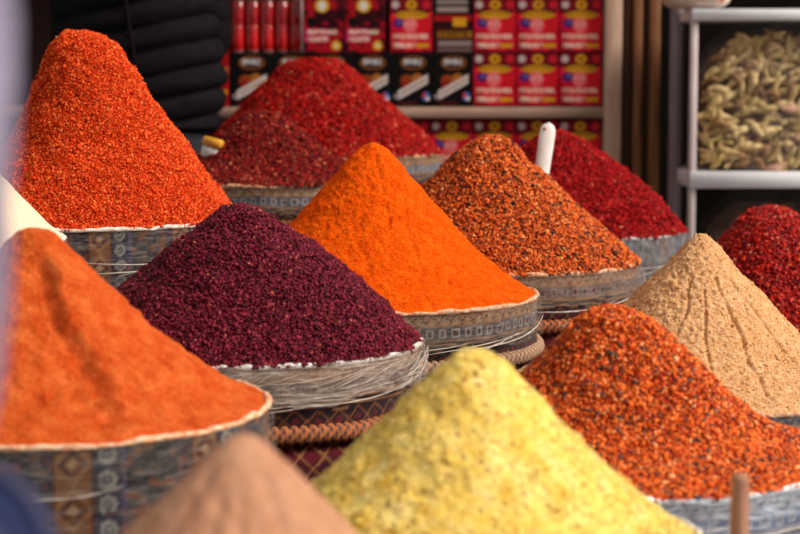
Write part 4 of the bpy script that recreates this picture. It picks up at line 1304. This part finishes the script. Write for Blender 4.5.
def person(loc, rz, label, jacket_mat, trouser_mat, ribs, wide, tilt=0.0, arms='front', hem=0.92, extra=None):
    root = empty('person', (loc[0], loc[1], 0), label, 'person')
    root.rotation_euler = (0, 0, rz)
    s = 1.0
    sk = {'pelvis': ((0, 0, .95), (.15, .11)), 'belly': ((0, 0, 1.10), (.14, .10)), 'chest': ((0, 0, 1.30), (.16, .11)), 'neck': ((0, 0, 1.50), .055),
          'jaw': ((0, .015, 1.57), (.062, .07)), 'head': ((0, .01, 1.66), (.078, .095)), 'crown': ((0, 0, 1.73), (.06, .075)), 'nose': ((0, .115, 1.63), .014)}
    E = [('pelvis', 'belly'), ('belly', 'chest'), ('chest', 'neck'), ('neck', 'jaw'), ('jaw', 'head'), ('head', 'crown'), ('head', 'nose')]
    for sd, q in ((-1, 'l'), (1, 'r')):
        sk['hip' + q] = ((.095 * sd, 0, .88), .09); sk['knee' + q] = ((.10 * sd, .01, .50), .06); sk['ankle' + q] = ((.10 * sd, -.01, .10), .042); sk['toe' + q] = ((.105 * sd, .14, .04), .035)
        sk['sh' + q] = ((.17 * sd, 0, 1.42), .06)
        if arms == 'front':
            el, wr, hd = (.20 * sd, .06, 1.15), (.12 * sd, .26, 1.08), (.11 * sd, .33, 1.08)
        elif arms == 'tucked':
            el, wr, hd = (.15 * sd, .10, 1.15), (.06 * sd, .24, 1.16), (.045 * sd, .29, 1.17)
        else:
            el, wr, hd = (.25 * sd, -.03, 1.14), (.24 * sd, .12, .95), (.235 * sd, .17, .90)
        sk['el' + q] = (el, .045); sk['wr' + q] = (wr, .03); sk['hand' + q] = (hd, (.038, .02))
        E += [('pelvis', 'hip' + q), ('hip' + q, 'knee' + q), ('knee' + q, 'ankle' + q), ('ankle' + q, 'toe' + q), ('chest', 'sh' + q), ('sh' + q, 'el' + q), ('el' + q, 'wr' + q), ('wr' + q, 'hand' + q)]
        d = np.array(hd) - np.array(wr); d = d / np.linalg.norm(d)
        acr = np.array([1.0, 0, 0])
        for f in range(4):
            b0 = np.array(hd) + acr * (f - 1.5) * 0.019
            L = (0.036, 0.042, 0.039, 0.031)[f]
            sk['f%d%sa' % (f, q)] = (tuple(b0 + d * L), .0085)
            sk['f%d%sb' % (f, q)] = (tuple(b0 + d * L * 1.8 + np.array([0, 0, -.016])), .0075)
            E += [('hand' + q, 'f%d%sa' % (f, q)), ('f%d%sa' % (f, q), 'f%d%sb' % (f, q))]
        b0 = np.array(wr) + d * 0.03 - acr * sd * 0.035
        sk['t%sa' % q] = (tuple(b0 + d * 0.02 + np.array([0, 0, -.008])), .010); sk['t%sb' % q] = (tuple(b0 + d * 0.045 - acr * sd * 0.006 + np.array([0, 0, -.016])), .008)
        E += [('hand' + q, 't%sa' % q), ('t%sa' % q, 't%sb' % q)]
    body_mesh(root, sk, E)
    w = wide
    if arms == 'tucked':
        garment_tube('jacket', [(0, 0, 1.50), (0, 0, 1.44), (0, 0, 1.30), (0, 0, 1.15), (0, 0, 1.02), (0, 0, hem)], [.09, .19, .215, .165, .175, .20], [.08, .125, .14, .12, .13, .15], jacket_mat, root)
    else:
      garment_tube('jacket', [(0, 0, 1.50), (0, 0, 1.44), (0, 0, 1.30), (0, 0, 1.15), (0, 0, 1.02), (0, 0, hem)], [.09, .19 * w, .225 * w, .235 * w, .25 * w, .225 * w], [.08, .125, .155, .16, .165, .15], jacket_mat, root, ribs, tilt)
    for sd, q in ((-1, 'l'), (1, 'r')):
        a, b, c_ = np.array(sk['sh' + q][0]), np.array(sk['el' + q][0]), np.array(sk['wr' + q][0])
        o_ = np.array([.012 * sd * w, 0, 0])
        garment_tube('sleeve', [a + o_ * .5, a * .5 + b * .5 + o_, b + o_, b * .5 + c_ * .5, c_], [.085, .082, .072, .062, .05], [.085, .082, .072, .062, .05], jacket_mat, root, ribs and ribs * 0.9, 0, 40, 90, 0.008)
        h, k, an = np.array(sk['hip' + q][0]), np.array(sk['knee' + q][0]), np.array(sk['ankle' + q][0])
        garment_tube('trouser_leg', [h + [0, 0, .09], h, k, an], [.105, .115, .085, .07], [.12, .12, .085, .07], trouser_mat, root, None, 0, 40, 80)
        V, F = tube([an + [0, -.05, -.055], an + [0, -.03, -.05], an + [0, .05, -.052], an + [0, .16, -.062], an + [0, .185, -.066]], [.03, .047, .047, .036, .02], 14)
        V[:, 2] = np.maximum(V[:, 2], 0.0)
        mesh_np('shoe', V, F, m_hair, root)
    # hair cap
    u = np.linspace(0, np.pi * 0.62, 18); a = np.linspace(0, 2 * np.pi, 40, endpoint=False)
    Uu, A = np.meshgrid(u, a, indexing='ij')
    V = np.stack([.098 * np.sin(Uu) * np.cos(A), -.015 + .115 * np.sin(Uu) * np.sin(A), 1.675 + .12 * np.cos(Uu)], -1)
    V[..., 2] += np.where(V[..., 1] > 0.03, 0.05 * (V[..., 1] - 0.03) / 0.08, 0)
    V = V.reshape(-1, 3)
    V = V + 0.004 * np.stack([fbm(V[:, 0] * 40, V[:, 1] * 40, V[:, 2] * 40, 90 + k, 2) for k in range(3)], -1)
    mesh_np('hair', V, [grid_faces(18, 40, True)[:, ::-1], np.arange(40)[None, :]], m_hair, root)
    # eyes and mouth
    m_eye = mat_plain('eye', lin(30, 24, 22), lin(40, 30, 28), 20, 0.3)
    m_lip = mat_plain('lips', lin(150, 84, 74), lin(160, 92, 82), 20, 0.5)
    for sd in (-1, 1):
        V, F = tube([(.032 * sd, .085, 1.665), (.032 * sd, .100, 1.665)], [.010, .006], 12)
        mesh_np('eye', V, F, m_eye, root)
    V, F = tube([(-.022, .084, 1.585), (0, .092, 1.584), (.022, .084, 1.585)], [.003, .006, .003], 8)
    mesh_np('mouth', V, F, m_lip, root)
    return root

m_puff = mat_plain('black_nylon', lin(18, 14, 17), lin(22, 18, 21), 30, 0.8, 0.3, 0.003, spec=0.06)
m_jeans = mat_plain('dark_trousers', lin(30, 30, 38), lin(44, 44, 54), 60, 0.9, 0.3, 0.001)
STEP = 0.21
m_step = mat_plain('step_wood', lin(96, 70, 50), lin(126, 96, 70), 8, 0.8, 0.4, 0.003, stretch=(1, 8, 8))
pA = at(141, 60, 6.15)
parts = [box(pA.x - 0.5 + 0.126 * i, pA.x - 0.5 + 0.126 * i + 0.12, 5.93, 6.40, STEP - 0.025, STEP, 0.003) for i in range(8)] + [box(pA.x - 0.48, pA.x + 0.48, y, y + 0.06, 0, STEP - 0.025, 0.003) for y in (5.95, 6.14, 6.32)]
V, F = join(parts)
tag(mesh_np('wooden_pallet', V, F, m_step, smooth=False), 'low slatted wooden pallet under the person in the puffer jacket', 'pallet')
person((pA.x, pA.y), D(4), 'person in a black quilted puffer jacket standing behind the tall granule heap', m_puff, m_jeans, 0.078, 1.06, 0.20, 'front', 0.86)
# seam down the quilted back
root = [o for o in COL.objects if o.name == 'person'][0]
root.location.z = STEP
root.scale = (1.03, 1.03, 1.03)
zz = np.linspace(1.42, 0.95, 30)
V, F = tube(np.stack([-.055 + (1.42 - zz) * 0.14, -0.155 - 0.012 * np.sin((zz - 0.9) * 6), zz], -1), 0.005, 8)
mesh_np('back_seam', V, F, m_puff, root)

m_lilac = mat_plain('lilac_cloth', lin(130, 120, 144), lin(150, 140, 164), 12, 0.9, 0.2, 0.003)
PB = 0.70
pB = at(-100, 60, PB)
person((-0.407, PB), 0, 'out of focus passer-by in a pale lilac coat at the left edge', m_lilac, m_jeans, None, 1.0, 0.0, 'tucked', 0.80)

# dark blue shoulder bag carried by the passer-by
def shoulder_bag():
    m_b = mat_plain('navy_canvas', lin(4, 20, 62), lin(6, 28, 80), 30, 0.7, 0.3, 0.002)
    m_t = mat_plain('bag_trim', lin(40, 44, 76), lin(56, 58, 92), 30, 0.7)
    top = at(20, 486, 0.92)
    cx = at(46, 500, 0.92).x - 0.065
    root = empty('shoulder_bag', (cx, 0.92, top.z - 0.26), 'blurred dark blue bag with greyish piping at the bottom left corner', 'bag')
    n = 60
    a = np.linspace(0, 2 * np.pi, n, endpoint=False)
    hx, hz = 0.065, 0.13
    ex = np.sign(np.cos(a)) * np.abs(np.cos(a)) ** 0.55 * hx; ez = np.sign(np.sin(a)) * np.abs(np.sin(a)) ** 0.75 * hz + hz
    rows = []
    for y, k in ((-.045, .0), (-.045, .85), (-.038, .97), (-.02, 1.0), (.02, 1.0), (.038, .97), (.045, .85), (.045, .0)):
        rows.append(np.stack([ex * max(k, .02), np.full(n, y), hz + (ez - hz) * max(k, .02)], -1))
    mesh_np('bag_body', np.concatenate(rows), [grid_faces(8, n, True)], m_b, root)
    for y in (-.043, .043):
        P = np.stack([ex, np.full(n, y), ez], -1); P = np.concatenate([P, P[:1]])
        V, F = tube(P, 0.005, 8)
        mesh_np('piping', V, F, m_t, root)
    s = np.linspace(0, 1, 30)
    P = np.stack([-0.045 * np.ones(30) - 0.01 * np.sin(s * np.pi), -0.03 + 0.06 * s, 2 * hz - 0.01 + 0.22 * np.sin(s * np.pi)], -1)
    V, F = tube(P, 0.008, 8)
    mesh_np('strap', V, F, m_t, root)
shoulder_bag()
